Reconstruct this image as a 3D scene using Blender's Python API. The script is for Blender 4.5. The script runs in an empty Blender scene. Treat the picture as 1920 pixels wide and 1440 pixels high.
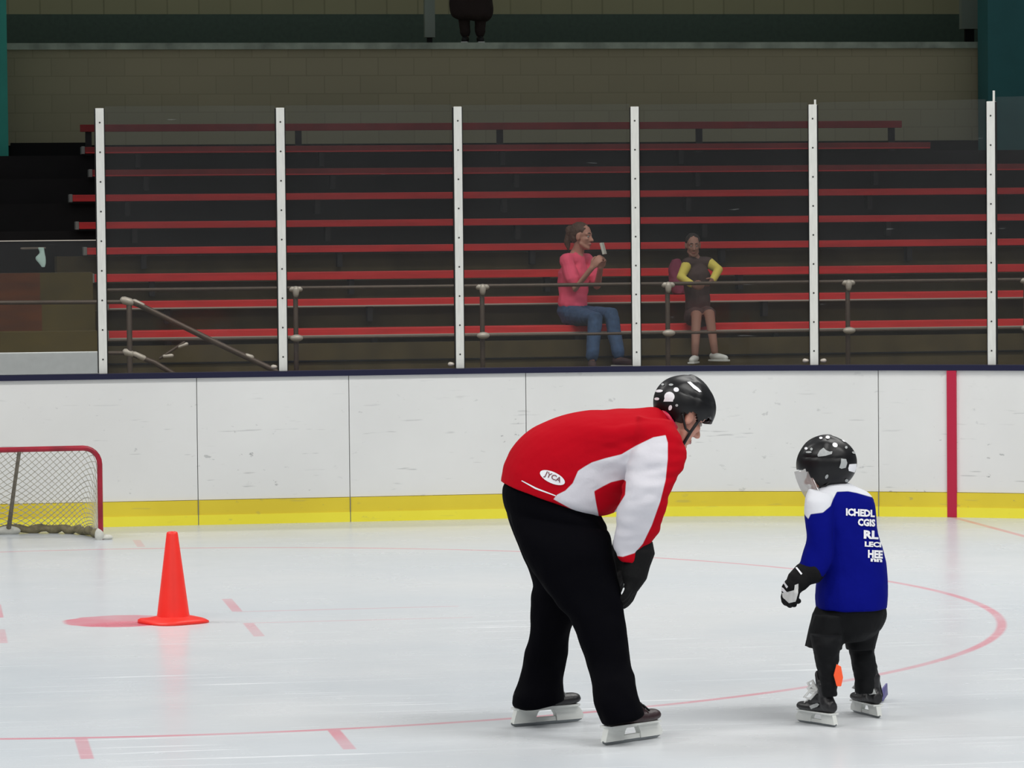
import bpy, bmesh, math, random
from mathutils import Vector, Matrix, noise
from mathutils.bvhtree import BVHTree
random.seed(7)
SC = bpy.context.scene
COL = SC.collection

# ------------------------------------------------------------------ camera
FPX, CH, CX, CY = 6947.17, 1.9879, -0.98042, 19.43948
YAW, PITCH, ROLL = 0.15627, 0.03949, 0.00964
CAM = Vector((CX, -CY, CH))
FH = Vector((math.sin(YAW), math.cos(YAW), 0))          # horizontal forward
RH = Vector((math.cos(YAW), -math.sin(YAW), 0))         # horizontal right
F = FH * math.cos(PITCH) + Vector((0, 0, -math.sin(PITCH)))
U0 = FH * math.sin(PITCH) + Vector((0, 0, math.cos(PITCH)))
R = RH * math.cos(ROLL) - U0 * math.sin(ROLL)
U = RH * math.sin(ROLL) + U0 * math.cos(ROLL)
cd = bpy.data.cameras.new('camera'); cam = bpy.data.objects.new('camera', cd); COL.objects.link(cam)
cd.sensor_width = 36; cd.lens = FPX / 1920 * 36; cd.clip_end = 200; cd.clip_start = .1
cam.matrix_world = Matrix(((R.x, U.x, -F.x, CAM.x), (R.y, U.y, -F.y, CAM.y), (R.z, U.z, -F.z, CAM.z), (0, 0, 0, 1)))
SC.camera = cam
# ------------------------------------------------------------------ colour management, world, lights
SC.view_settings.view_transform = 'Standard'; SC.view_settings.look = 'None'
SC.view_settings.gamma = 1; SC.view_settings.use_curve_mapping = False
SC.view_settings.exposure = 0.0
SC.cycles.max_bounces = 8; SC.cycles.transparent_max_bounces = 16
W = bpy.data.worlds.new('world'); SC.world = W; W.use_nodes = True
W.node_tree.nodes['Background'].inputs[0].default_value = (.90, .95, 1, 1)
W.node_tree.nodes['Background'].inputs[1].default_value = 0.20
def area(name, loc, sx, sy, watts, col=(1, .99, .96), spread=180, aim=None):
    l = bpy.data.lights.new(name, 'AREA'); l.shape = 'RECTANGLE'; l.size = sx; l.size_y = sy
    l.energy = watts; l.color = col; l.spread = math.radians(spread)
    o = bpy.data.objects.new(name, l); COL.objects.link(o); o.location = loc
    if aim is not None:
        o.rotation_euler = (Vector(aim) - Vector(loc)).to_track_quat('-Z', 'Y').to_euler()
    return o
# rows of ceiling fixtures hung over the ice sheet
for yy, w, sp in ((-24, 640, 150), (-16, 500, 150), (-8, 440, 150), (1.0, 430, 150)):
    for xx in (-5, 6):
        area('ceiling_light', (xx, yy, 8.5), 6, 1.6, w, spread=sp)

# unseen fill lamps added above the stands to brighten the lower benches
for xx in (-4, 4, 12): area('stand_fill_light', (xx, 10.0, 7.5), 5, .8, 165, (1, .95, .88), 118)

# ------------------------------------------------------------------ pixel helpers (measured positions -> metres)
def ray(px, py): return (F + R * ((px - 960) / FPX) + U * ((720 - py) / FPX))
def P(px, py, d): return CAM + ray(px, py) * d
def G(px, py, z=0.0):
    r = ray(px, py); return CAM + r * ((z - CAM.z) / r.z)
def onY(px, py, Y):
    r = ray(px, py); return CAM + r * ((Y - CAM.y) / r.y)
def pix(p):
    v = Vector(p) - CAM; d = v.dot(F); return (960 + FPX * v.dot(R) / d, 720 - FPX * v.dot(U) / d)
def depth(p): return (Vector(p) - CAM).dot(F)

# ------------------------------------------------------------------ materials
def lin(c):
    return tuple(((x / 255) / 12.92 if x / 255 <= .04045 else ((x / 255 + .055) / 1.055) ** 2.4) for x in c)
def mat(name, col, rough=.6, metal=0, spec=.5, noise_amt=0, noise_scale=20, bump=0, bump_scale=60, srgb=True, coat=0, stretch=(1, 1, 1)):
    m = bpy.data.materials.new(name); m.use_nodes = True
    nt = m.node_tree; b = nt.nodes['Principled BSDF']
    c = lin(col) if srgb else col
    b.inputs['Base Color'].default_value = (*c, 1); b.inputs['Roughness'].default_value = rough
    b.inputs['Metallic'].default_value = metal; b.inputs['Specular IOR Level'].default_value = spec
    b.inputs['Coat Weight'].default_value = coat
    tc = nt.nodes.new('ShaderNodeTexCoord'); mp = nt.nodes.new('ShaderNodeMapping')
    mp.inputs['Scale'].default_value = stretch
    nt.links.new(tc.outputs['Object'], mp.inputs['Vector'])
    if noise_amt:
        n = nt.nodes.new('ShaderNodeTexNoise'); n.inputs['Scale'].default_value = noise_scale; n.inputs['Detail'].default_value = 5
        nt.links.new(mp.outputs[0], n.inputs['Vector'])
        r = nt.nodes.new('ShaderNodeValToRGB')
        r.color_ramp.elements[0].position = .3; r.color_ramp.elements[1].position = .7
        r.color_ramp.elements[0].color = (*[x * (1 - noise_amt) for x in c], 1)
        r.color_ramp.elements[1].color = (*[min(1, x * (1 + noise_amt)) for x in c], 1)
        nt.links.new(n.outputs['Fac'], r.inputs[0]); nt.links.new(r.outputs[0], b.inputs['Base Color'])
    if bump:
        n = nt.nodes.new('ShaderNodeTexNoise'); n.inputs['Scale'].default_value = bump_scale; n.inputs['Detail'].default_value = 4
        nt.links.new(mp.outputs[0], n.inputs['Vector'])
        bn = nt.nodes.new('ShaderNodeBump'); bn.inputs['Strength'].default_value = bump; bn.inputs['Distance'].default_value = .01
        nt.links.new(n.outputs['Fac'], bn.inputs['Height']); nt.links.new(bn.outputs[0], b.inputs['Normal'])
    return m
class NG:
    def __init__(s, nt): s.nt = nt
    def m(s, op, a, b=None, c=None):
        n = s.nt.nodes.new('ShaderNodeMath'); n.operation = op
        for i, v in enumerate((a, b, c)):
            if v is None: continue
            if isinstance(v, (int, float)): n.inputs[i].default_value = v
            else: s.nt.links.new(v, n.inputs[i])
        return n.outputs[0]
    def band(s, v, c, h, soft=.004):      # 1 inside |v-c|<h
        d = s.m('ABSOLUTE', s.m('SUBTRACT', v, c))
        return s.m('SUBTRACT', 1, s.m('SMOOTH_MIN', 1, s.m('MAXIMUM', 0, s.m('DIVIDE', s.m('SUBTRACT', d, h - soft), 2 * soft)), 0))
    def noise(s, vec, scale, detail=3, rough=.5):
        n = s.nt.nodes.new('ShaderNodeTexNoise'); n.inputs['Scale'].default_value = scale
        n.inputs['Detail'].default_value = detail; n.inputs['Roughness'].default_value = rough
        s.nt.links.new(vec, n.inputs['Vector']); return n.outputs['Fac']
    def mapping(s, vec, scale=(1, 1, 1), rot=0, loc=(0, 0, 0)):
        n = s.nt.nodes.new('ShaderNodeMapping'); n.inputs['Scale'].default_value = scale
        n.inputs['Rotation'].default_value = (0, 0, rot); n.inputs['Location'].default_value = loc
        s.nt.links.new(vec, n.inputs['Vector']); return n.outputs[0]
    def mix(s, f, a, b):
        n = s.nt.nodes.new('ShaderNodeMix'); n.data_type = 'RGBA'
        if isinstance(f, (int, float)): n.inputs[0].default_value = f
        else: s.nt.links.new(f, n.inputs[0])
        for i, v in ((6, a), (7, b)):
            if isinstance(v, tuple): n.inputs[i].default_value = (*v, 1)
            else: s.nt.links.new(v, n.inputs[i])
        return n.outputs[2]
    def ramp(s, v, lo, hi):
        return s.m('MINIMUM', 1, s.m('MAXIMUM', 0, s.m('DIVIDE', s.m('SUBTRACT', v, lo), hi - lo)))

# ------------------------------------------------------------------ object helpers
def link(name, me, m=None, parent=None, smooth=False):
    o = bpy.data.objects.new(name, me); COL.objects.link(o)
    if m is not None and not me.materials:
        for x in (m if isinstance(m, (list, tuple)) else [m]): me.materials.append(x)
    if smooth:
        me.polygons.foreach_set('use_smooth', [True] * len(me.polygons))
    if parent: o.parent = parent
    return o
def obj(name, bm, m, parent=None, smooth=False):
    bmesh.ops.recalc_face_normals(bm, faces=bm.faces)
    me = bpy.data.meshes.new(name); bm.to_mesh(me); bm.free()
    return link(name, me, m, parent, smooth)
def tag(o, label, cat, group=None, kind=None):
    if label: o['label'] = label
    if cat: o['category'] = cat
    if group: o['group'] = group
    if kind: o['kind'] = kind
    return o
def struct(o): o['kind'] = 'structure'; return o
def thing(name, loc, label, cat, group=None):
    o = bpy.data.objects.new(name, None); COL.objects.link(o); o.location = loc
    o.empty_display_size = .1
    tag(o, label, cat, group); return o
def put(o, parent):                    # parent a world-space mesh under an Empty without moving it
    o.parent = parent; o.matrix_parent_inverse = Matrix.Translation(parent.location).inverted(); return o
def add_box(bm, c, s, rot=None):
    r = bmesh.ops.create_cube(bm, size=1)
    M = Matrix.Translation(c) @ (rot.to_4x4() if rot else Matrix.Identity(4)) @ Matrix.Diagonal((*s, 1))
    bmesh.ops.transform(bm, matrix=M, verts=r['verts']); return r['verts']
def bevel(bm, w=.004, seg=2):
    bmesh.ops.bevel(bm, geom=list(bm.edges), offset=w, segments=seg, affect='EDGES', profile=.7)
def frame_of(d):
    d = d.normalized(); u = Vector((0, 0, 1)) if abs(d.z) < .9 else Vector((1, 0, 0))
    a = d.cross(u).normalized(); return a, d.cross(a).normalized()
def tube(bm, pts, rad, n=12, dome=True, flat=1.0):
    pts = [Vector(p) for p in pts]
    if isinstance(rad, (int, float)): rad = [rad] * len(pts)
    rings = []; a = None
    seq = []
    for i, p in enumerate(pts):
        t = (pts[min(i + 1, len(pts) - 1)] - pts[max(i - 1, 0)]).normalized()
        seq.append((p, t, rad[i]))
    if dome:
        p, t, r = seq[0]; seq = [(p - t * r * .95, t, r * .2), (p - t * r * .7, t, r * .7)] + seq
        p, t, r = seq[-1]; seq = seq + [(p + t * r * .7, t, r * .7), (p + t * r * .95, t, r * .2)]
    for p, t, r in seq:
        if a is None: a, _ = frame_of(t)
        a = (a - t * a.dot(t)).normalized(); b = t.cross(a)
        rings.append([bm.verts.new(p + a * (r * math.cos(2 * math.pi * k / n)) + b * (r * flat * math.sin(2 * math.pi * k / n))) for k in range(n)])
    for x, y in zip(rings, rings[1:]):
        for k in range(n): bm.faces.new((x[k], x[(k + 1) % n], y[(k + 1) % n], y[k]))
    bm.faces.new(rings[0][::-1]); bm.faces.new(rings[-1])
def ell(bm, c, r, M=None, seg=20):
    q = bmesh.ops.create_uvsphere(bm, u_segments=seg, v_segments=seg // 2 + 2, radius=1)
    T = Matrix.Translation(c) @ (M.to_4x4() if M else Matrix.Identity(4)) @ Matrix.Diagonal((*r, 1))
    bmesh.ops.transform(bm, matrix=T, verts=q['verts'])
def prism(bm, poly, y0, y1):            # poly in x,z
    a = [bm.verts.new((x, y0, z)) for x, z in poly]; b = [bm.verts.new((x, y1, z)) for x, z in poly]
    n = len(poly); bm.faces.new(a); bm.faces.new(b[::-1])
    for i in range(n): bm.faces.new((a[i], b[i], b[(i + 1) % n], a[(i + 1) % n]))
def catmull(v, k):
    out = []
    for i in range(len(v) - 1):
        p0 = v[max(i - 1, 0)]; p1 = v[i]; p2 = v[i + 1]; p3 = v[min(i + 2, len(v) - 1)]
        for j in range(k):
            t = j / k
            out.append([.5 * (2 * b + (c - a) * t + (2 * a - 5 * b + 4 * c - d) * t * t + (3 * b - a - 3 * c + d) * t ** 3) for a, b, c, d in zip(p0, p1, p2, p3)])
    out.append(list(v[-1])); return out
def loft(bm, secs, d, n=28, k=4, p=2.2, grow=0.0):
    """sections across a body part: two opposite edge points as measured, then depth centre and depth half-width (m)"""
    rows = []
    for (x1, y1, x2, y2, dc, dh) in secs:
        A = P(x1, y1, d + dc); B = P(x2, y2, d + dc); c = (A + B) / 2; h = (B - A) / 2
        L = h.length; h = h * ((L + grow) / L)
        rows.append([*c, *h, dh + grow])
    rings = []
    for r in catmull(rows, k):
        c = Vector(r[:3]); h = Vector(r[3:6]); f = FH * r[6]; ring = []
        for i in range(n):
            a = 2 * math.pi * i / n; ca, sa = math.cos(a), math.sin(a)
            ring.append(bm.verts.new(c + h * math.copysign(abs(ca) ** (2 / p), ca) + f * math.copysign(abs(sa) ** (2 / p), sa)))
        rings.append(ring)
    for x, y in zip(rings, rings[1:]):
        for i in range(n): bm.faces.new((x[i], x[(i + 1) % n], y[(i + 1) % n], y[i]))
    bm.faces.new(rings[0][::-1]); bm.faces.new(rings[-1])
def evaluated(me, mods):
    o = bpy.data.objects.new('tmp', me); COL.objects.link(o)
    for typ, kw in mods:
        m = o.modifiers.new('m', typ)
        for a, b in kw.items(): setattr(m, a, b)
    dg = bpy.context.evaluated_depsgraph_get(); dg.update()
    r = bpy.data.meshes.new_from_object(o.evaluated_get(dg))
    bpy.data.objects.remove(o); return r
def fuse(bm, voxel=.007, it=6, fac=.5):
    bmesh.ops.recalc_face_normals(bm, faces=bm.faces)
    me = bpy.data.meshes.new('t'); bm.to_mesh(me); bm.free()
    return evaluated(me, [('REMESH', dict(mode='VOXEL', voxel_size=voxel)), ('SMOOTH', dict(factor=fac, iterations=it))])
def wrinkle(me, amp, sx=(8, 8, 8), off=0.0, where=None):
    nn = [v.normal.copy() for v in me.vertices]
    for v, vn in zip(me.vertices, nn):
        q = Vector((v.co.x * sx[0] + off, v.co.y * sx[1], v.co.z * sx[2]))
        w = where(v.co) if where else 1
        if w: v.co += vn * (amp * w * (noise.noise(q) + .5 * noise.noise(q * 2.3)))
def bvh_of(o):
    me = o.data; M = o.matrix_world
    return BVHTree.FromPolygons([M @ v.co for v in me.vertices], [tuple(p.vertices) for p in me.polygons])
def ov(me): return BVHTree.FromPolygons([v.co.copy() for v in me.vertices], [tuple(p.vertices) for p in me.polygons])
def print_on(name, bm2, bvh, m, parent, lift=.002, maxlen=2.5):
    """lay a flat print (vertices x,y in measured px) on a curved surface"""
    for _ in range(5):
        L = [e for e in bm2.edges if (e.verts[0].co - e.verts[1].co).length > maxlen]
        if not L: break
        bmesh.ops.subdivide_edges(bm2, edges=L, cuts=1); bmesh.ops.triangulate(bm2, faces=bm2.faces)
    bad = []
    for v in bm2.verts:
        r = ray(v.co.x, v.co.y).normalized(); h, n, i, dd = bvh.ray_cast(CAM, r)
        if h is None: bad.append(v); continue
        if n.dot(r) > 0: n = -n
        v.co = h + n * lift
    bmesh.ops.delete(bm2, geom=bad, context='VERTS')
    me = bpy.data.meshes.new(name); bm2.to_mesh(me); bm2.free()
    o = link(name, me, m); put(o, parent) if parent else None; return o
def poly2(pts):
    bm = bmesh.new(); bm.faces.new([bm.verts.new((x, y, 0)) for x, y in pts]); bmesh.ops.triangulate(bm, faces=bm.faces); return bm
def oval(cx, cy, a, b, rot=0, n=20):
    c, s = math.cos(rot), math.sin(rot)
    return [(cx + a * math.cos(t) * c - b * math.sin(t) * s, cy + a * math.cos(t) * s + b * math.sin(t) * c) for t in [2 * math.pi * i / n for i in range(n)]]
def text2(s, x0, y0, x1, y1, slant=0, rot=0, bold=.02):
    cu = bpy.data.curves.new('t', 'FONT'); cu.body = s; cu.offset = bold; cu.resolution_u = 2
    o = bpy.data.objects.new('t', cu); COL.objects.link(o)
    dg = bpy.context.evaluated_depsgraph_get(); dg.update()
    me = bpy.data.meshes.new_from_object(o.evaluated_get(dg)); bpy.data.objects.remove(o)
    bm = bmesh.new(); bm.from_mesh(me)
    xs = [v.co.x for v in bm.verts]; ys = [v.co.y for v in bm.verts]
    a, b, c, d = min(xs), max(xs), min(ys), max(ys); cr, sr = math.cos(rot), math.sin(rot)
    mx, my = (x0 + x1) / 2, (y0 + y1) / 2
    for v in bm.verts:
        X = x0 + (v.co.x - a) / (b - a) * (x1 - x0); Y = y1 - (v.co.y - c) / (d - c) * (y1 - y0) + slant * (X - x0)
        v.co = (mx + (X - mx) * cr - (Y - my) * sr, my + (X - mx) * sr + (Y - my) * cr, 0)
    bmesh.ops.triangulate(bm, faces=bm.faces); return bm

# ------------------------------------------------------------------ material library
M = dict(
    board=None, yellow=None,
    cap=mat('navy_cap', (10, 12, 52), .35), seam=mat('dark_gap', (92, 94, 98), .8),
    red_line=mat('red_stripe', (190, 22, 62), .45), alu=mat('white_aluminium', (226, 226, 220), .4, noise_amt=.06, noise_scale=9, stretch=(8, 8, 1)),
    screw=mat('dark_screw', (60, 60, 58), .4, .6), gasket=mat('black_gasket', (12, 12, 12), .6),
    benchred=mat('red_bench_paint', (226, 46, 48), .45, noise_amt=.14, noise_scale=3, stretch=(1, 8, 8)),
    dullred=mat('dull_red', (150, 48, 48), .7, noise_amt=.2, noise_scale=3), greycap=mat('grey_end_cap', (150, 148, 142), .5), bracket=mat('dark_bracket', (30, 26, 26), .6),
    pipe=mat('galvanised_pipe', (92, 78, 68), .45, .3, noise_amt=.1), fitting=mat('pale_pipe_fitting', (200, 190, 178), .4, .2),
    riser=mat('dark_olive_riser', (82, 70, 42), .85, noise_amt=.3, noise_scale=3),
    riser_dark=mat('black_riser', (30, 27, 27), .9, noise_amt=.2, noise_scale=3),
    black=mat('near_black', (8, 7, 6), .9), teal=mat('teal_paint', (60, 176, 156), .6, noise_amt=.1, noise_scale=2),
    teal_dark=mat('deep_teal_paint', (48, 116, 116), .6, noise_amt=.1, noise_scale=2),
    green=mat('dark_green_paint', (84, 104, 88), .6, noise_amt=.1), flash=mat('grey_green_flashing', (168, 178, 160), .5, .3, noise_amt=.35, noise_scale=4),
    brown=mat('brown_plywood', (92, 46, 6), .7, noise_amt=.3, noise_scale=2, stretch=(1, 1, 6)), olive=mat('olive_plywood', (88, 74, 26), .7, noise_amt=.25, noise_scale=2.5),
    white_wall=mat('grey_white_panel', (226, 226, 226), .5, noise_amt=.04),
    post_grey=mat('grey_steel_column', (158, 170, 156), .5, .2),
    cone=mat('orange_red_plastic', (255, 46, 34), .45, noise_amt=.05, noise_scale=12),
    goal_red=mat('worn_red_pipe', (158, 20, 44), .35, noise_amt=.25, noise_scale=9), goal_pipe=mat('taped_brown_pipe', (120, 112, 98), .7, noise_amt=.3, noise_scale=30),
    skirt=mat('dirty_canvas_padding', (134, 126, 98), .9, noise_amt=.35, noise_scale=18, bump=.5), net=mat('off_white_cord', (190, 186, 172), .8, noise_amt=.2, noise_scale=40),
    snow=mat('packed_snow', (214, 214, 205), .8, noise_amt=.1, bump=.4),
    trousers=mat('black_track_cloth', (5, 5, 9), .9, spec=.05, bump=.15, bump_scale=25), shell=mat('black_helmet_plastic', (9, 9, 12), .40, spec=.35),
    decal_white=mat('white_print', (232, 232, 236), .4), decal_grey=mat('grey_print', (165, 168, 168), .4), glove=mat('black_glove_leather', (15, 15, 16), .8, spec=.2, bump=.3, bump_scale=90),
    glove_white=mat('pale_glove_palm', (206, 206, 204), .7), strap=mat('black_strap', (14, 13, 12), .6), skin=mat('skin', (198, 142, 122), .55, noise_amt=.05),
    boot=mat('black_skate_leather', (24, 23, 26), .42, bump=.2, bump_scale=70), boot_brown=mat('dark_maroon_skate_leather', (44, 24, 28), .45, bump=.2),
    holder=mat('white_blade_holder', (216, 218, 214), .35), steel=mat('skate_steel', (130, 134, 136), .22, .9), lace=mat('white_lace', (228, 228, 226), .8),
    hairdark=mat('dark_hair', (34, 22, 17), .6, bump=.6, bump_scale=80), clear=None,
    kidpants=mat('black_nylon_pants', (17, 18, 20), .75, spec=.15, bump=.2, bump_scale=30), orange=mat('orange_tag', (255, 92, 42), .5), purple=mat('purple_stick_blade', (92, 88, 138), .5),
    pink=mat('pink_shirt', (255, 92, 126), .8), jeans=mat('blue_jeans', (58, 82, 116), .85, noise_amt=.2, noise_scale=30), phone=mat('white_phone', (225, 222, 212), .4),
    yellowcloth=mat('yellow_cloth', (226, 208, 96), .8), purplecloth=mat('purple_cloth', (84, 58, 92), .85), greycloth=mat('dark_brown_cloth', (74, 56, 54), .9),
    darkcloth=mat('dark_brown_trousers', (46, 34, 30), .9), shoe=mat('black_shoe', (14, 14, 14), .6), sole=mat('white_sole', (215, 215, 210), .6), eye_w=mat('eye_white', (170, 160, 155), .3),
    lips=mat('lips', (160, 88, 84), .5), cloth_pale=mat('pale_green_cloth', (160, 180, 170), .8), pinkcloth=mat('pink_purple_jacket', (140, 58, 84), .85),
)
def ice_mat():
    m = bpy.data.materials.new('painted_ice'); m.use_nodes = True; nt = m.node_tree; b = nt.nodes['Principled BSDF']; g = NG(nt)
    tc = nt.nodes.new('ShaderNodeTexCoord'); o = tc.outputs['Object']
    s = nt.nodes.new('ShaderNodeSeparateXYZ'); nt.links.new(o, s.inputs[0]); x, y = s.outputs[0], s.outputs[1]
    r = g.m('SQRT', g.m('ADD', g.m('MULTIPLY', x, x), g.m('MULTIPLY', y, y))); ax = g.m('ABSOLUTE', x)
    def rect(xx, cx, hx, cy, hy): return g.m('MULTIPLY', g.band(xx, cx, hx), g.band(y, cy, hy))
    lines = g.m('MULTIPLY', g.band(r, 4.572, .024, .008), .56)
    for q, k in ((rect(x, -.40, .026, -4.87, .30), .42), (rect(x, .62, .026, -4.84, .29), .55), (rect(x, .37, .026, 4.98, .29), .3),
              (rect(x, 6.096, .026, 0, 8), .5), (rect(ax, .635, .028, .70, .36), .5), (rect(ax, .64, .028, -.60, .33), .38),
              (rect(ax, 1.23, .60, .33, .018), .3), (rect(ax, 1.22, .60, -.27, .016), .25)):
        lines = g.m('MAXIMUM', lines, g.m('MULTIPLY', q, k))
    dot = g.m('SUBTRACT', 1, g.ramp(g.m('ADD', r, g.m('MULTIPLY', g.m('SUBTRACT', g.noise(o, 9), .5), .06)), .29, .315))
    lines = g.m('MAXIMUM', lines, g.m('MULTIPLY', dot, .80))
    wear = g.m('ADD', .62, g.m('MULTIPLY', g.ramp(g.noise(g.mapping(o, (1, 1, 1)), 1.3, 5), .38, .6), .38))
    lines = g.m('MULTIPLY', lines, wear)
    base = g.mix(g.ramp(g.noise(o, .5, 4), .35, .65), lin((198, 204, 210)), lin((207, 210, 213)))
    col = g.mix(lines, base, lin((214, 60, 96)))
    # skate scratches and snow left on the surface
    sc = None
    for rot, sx, sy, lo, hi, k, l in ((.3, .35, 9, .66, .72, .75, 0), (-.25, .4, 10, .67, .73, .75, 3), (1.1, .5, 12, .68, .74, .6, 7), (2.2, .45, 11, .68, .74, .6, 11)):
        q = g.m('MULTIPLY', g.ramp(g.noise(g.mapping(o, (sx, sy, 1), rot, (l, l, 0)), 1.6, 2), lo, hi), k)
        sc = q if sc is None else g.m('MAXIMUM', sc, q)
    patch = g.ramp(g.noise(g.mapping(o, (.6, .6, 1)), 1.1, 5, .7), .50, .64)
    snow = g.m('MULTIPLY', g.ramp(g.noise(g.mapping(o, (1.3, 2.2, 1), .4), 3.5, 6, .75), .62, .70), .5)
    sc = g.m('MAXIMUM', g.m('MULTIPLY', sc, g.m('ADD', .25, g.m('MULTIPLY', patch, .75))), g.m('MULTIPLY', snow, patch))
    # fewer marks on the freshly flooded far side
    farm = g.m('SUBTRACT', 1, g.m('MULTIPLY', g.ramp(y, -1.5, .5), .85)); sc = g.m('MULTIPLY', sc, farm)
    col = g.mix(sc, col, (.84, .85, .87))
    nt.links.new(col, b.inputs['Base Color'])
    nt.links.new(g.m('ADD', .20, g.m('ADD', g.m('MULTIPLY', sc, .4), g.m('MULTIPLY', g.noise(o, 2.0, 4), .12))), b.inputs['Roughness'])
    b.inputs['IOR'].default_value = 1.31; b.inputs['Specular IOR Level'].default_value = .22
    bn = nt.nodes.new('ShaderNodeBump'); bn.inputs['Strength'].default_value = .045; bn.inputs['Distance'].default_value = .01
    nt.links.new(g.m('ADD', g.noise(g.mapping(o, (1, 1, 1)), 14, 4), g.m('MULTIPLY', sc, .6)), bn.inputs['Height']); nt.links.new(bn.outputs[0], b.inputs['Normal'])
    return m
def board_mat(name, c1, c2, mark):
    m = bpy.data.materials.new(name); m.use_nodes = True; nt = m.node_tree; b = nt.nodes['Principled BSDF']; g = NG(nt)
    tc = nt.nodes.new('ShaderNodeTexCoord'); o = tc.outputs['Object']
    base = g.mix(g.ramp(g.noise(o, 1.2, 4), .35, .65), lin(c1), lin(c2))
    sp = g.m('MULTIPLY', g.ramp(g.noise(g.mapping(o, (5, 5, 9)), 2.2, 3, .6), .655, .70), g.ramp(g.noise(o, 1.4, 3), .42, .62))
    sp2 = g.m('MULTIPLY', g.ramp(g.noise(g.mapping(o, (1.2, 1.2, 14), 0, (4, 2, 1)), 3, 2), .68, .73), .5)
    s = nt.nodes.new('ShaderNodeSeparateXYZ'); nt.links.new(o, s.inputs[0])
    low = g.m('SUBTRACT', 1.0, g.m('MULTIPLY', g.ramp(s.outputs[2], .55, .95), .75))
    col = g.mix(g.m('MULTIPLY', g.m('MULTIPLY', g.m('MAXIMUM', sp, sp2), low), mark), base, lin((120, 122, 124)))
    nt.links.new(col, b.inputs['Base Color']); b.inputs['Roughness'].default_value = .42; b.inputs['Specular IOR Level'].default_value = .3
    return m
M['board'] = board_mat('scuffed_white_board', (232, 232, 230), (238, 238, 236), .65)
M['yellow'] = board_mat('scuffed_yellow_plate', (226, 202, 58), (238, 216, 64), .35)
M['yellow_hi'] = board_mat('bright_yellow_lip', (246, 232, 66), (252, 240, 74), .25)
def block_wall(name, col, bw, bh, mortar, strength):
    m = bpy.data.materials.new(name); m.use_nodes = True; nt = m.node_tree; b = nt.nodes['Principled BSDF']; g = NG(nt)
    tc = nt.nodes.new('ShaderNodeTexCoord'); sx = nt.nodes.new('ShaderNodeSeparateXYZ'); nt.links.new(tc.outputs['Object'], sx.inputs[0])
    cx = nt.nodes.new('ShaderNodeCombineXYZ'); nt.links.new(sx.outputs[0], cx.inputs[0]); nt.links.new(sx.outputs[2], cx.inputs[1])
    br = nt.nodes.new('ShaderNodeTexBrick'); nt.links.new(cx.outputs[0], br.inputs['Vector']); c = lin(col)
    br.inputs['Color1'].default_value = (*c, 1); br.inputs['Color2'].default_value = (*[k * .93 for k in c], 1)
    br.inputs['Mortar'].default_value = (*[k * strength for k in c], 1); br.inputs['Scale'].default_value = 1
    br.inputs['Mortar Size'].default_value = mortar; br.inputs['Brick Width'].default_value = bw; br.inputs['Row Height'].default_value = bh
    br.offset = 0.5 if bh < 1 else 0
    n = g.ramp(g.noise(tc.outputs['Object'], .7, 4), .3, .7)
    nt.links.new(g.mix(g.m('MULTIPLY', n, .25), br.outputs[0], (c[0] * 1.25, c[1] * 1.2, c[2] * 1.15)), b.inputs['Base Color']); b.inputs['Roughness'].default_value = .8
    return m
M['wall_low'] = block_wall('beige_block_wall', (180, 172, 140), .4, .2, .006, .8)
M['wall_up'] = block_wall('beige_panel_wall', (182, 178, 138), .37, 5, .010, .7)
def glass_mat(name, haze, tint=(.93, .945, .94), gloss=.03):
    m = bpy.data.materials.new(name); m.use_nodes = True; nt = m.node_tree; nt.nodes.clear(); g = NG(nt)
    out = nt.nodes.new('ShaderNodeOutputMaterial'); t = nt.nodes.new('ShaderNodeBsdfTransparent'); t.inputs[0].default_value = (*tint, 1)
    d = nt.nodes.new('ShaderNodeBsdfDiffuse'); d.inputs[0].default_value = (.8, .8, .8, 1)
    gl = nt.nodes.new('ShaderNodeBsdfGlossy'); gl.inputs['Roughness'].default_value = .05
    tc = nt.nodes.new('ShaderNodeTexCoord'); n = g.noise(g.mapping(tc.outputs['Object'], (1, 1, .6)), 1.4, 4)
    scr = g.m('MULTIPLY', g.ramp(g.noise(g.mapping(tc.outputs['Object'], (3, 3, 22), 0), 2.0, 2), .74, .78), .05)
    m1 = nt.nodes.new('ShaderNodeMixShader'); nt.links.new(g.m('ADD', g.m('MULTIPLY', g.m('ADD', .6, g.m('MULTIPLY', n, .8)), haze), scr), m1.inputs[0])
    nt.links.new(t.outputs[0], m1.inputs[1]); nt.links.new(d.outputs[0], m1.inputs[2])
    m2 = nt.nodes.new('ShaderNodeMixShader'); m2.inputs[0].default_value = gloss
    nt.links.new(m1.outputs[0], m2.inputs[1]); nt.links.new(gl.outputs[0], m2.inputs[2]); nt.links.new(m2.outputs[0], out.inputs[0])
    return m
M['glass'] = glass_mat('hazy_rink_glass', .011, gloss=.015)
M['clear'] = glass_mat('clear_visor', .34, (.88, .88, .88), .10)

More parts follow.
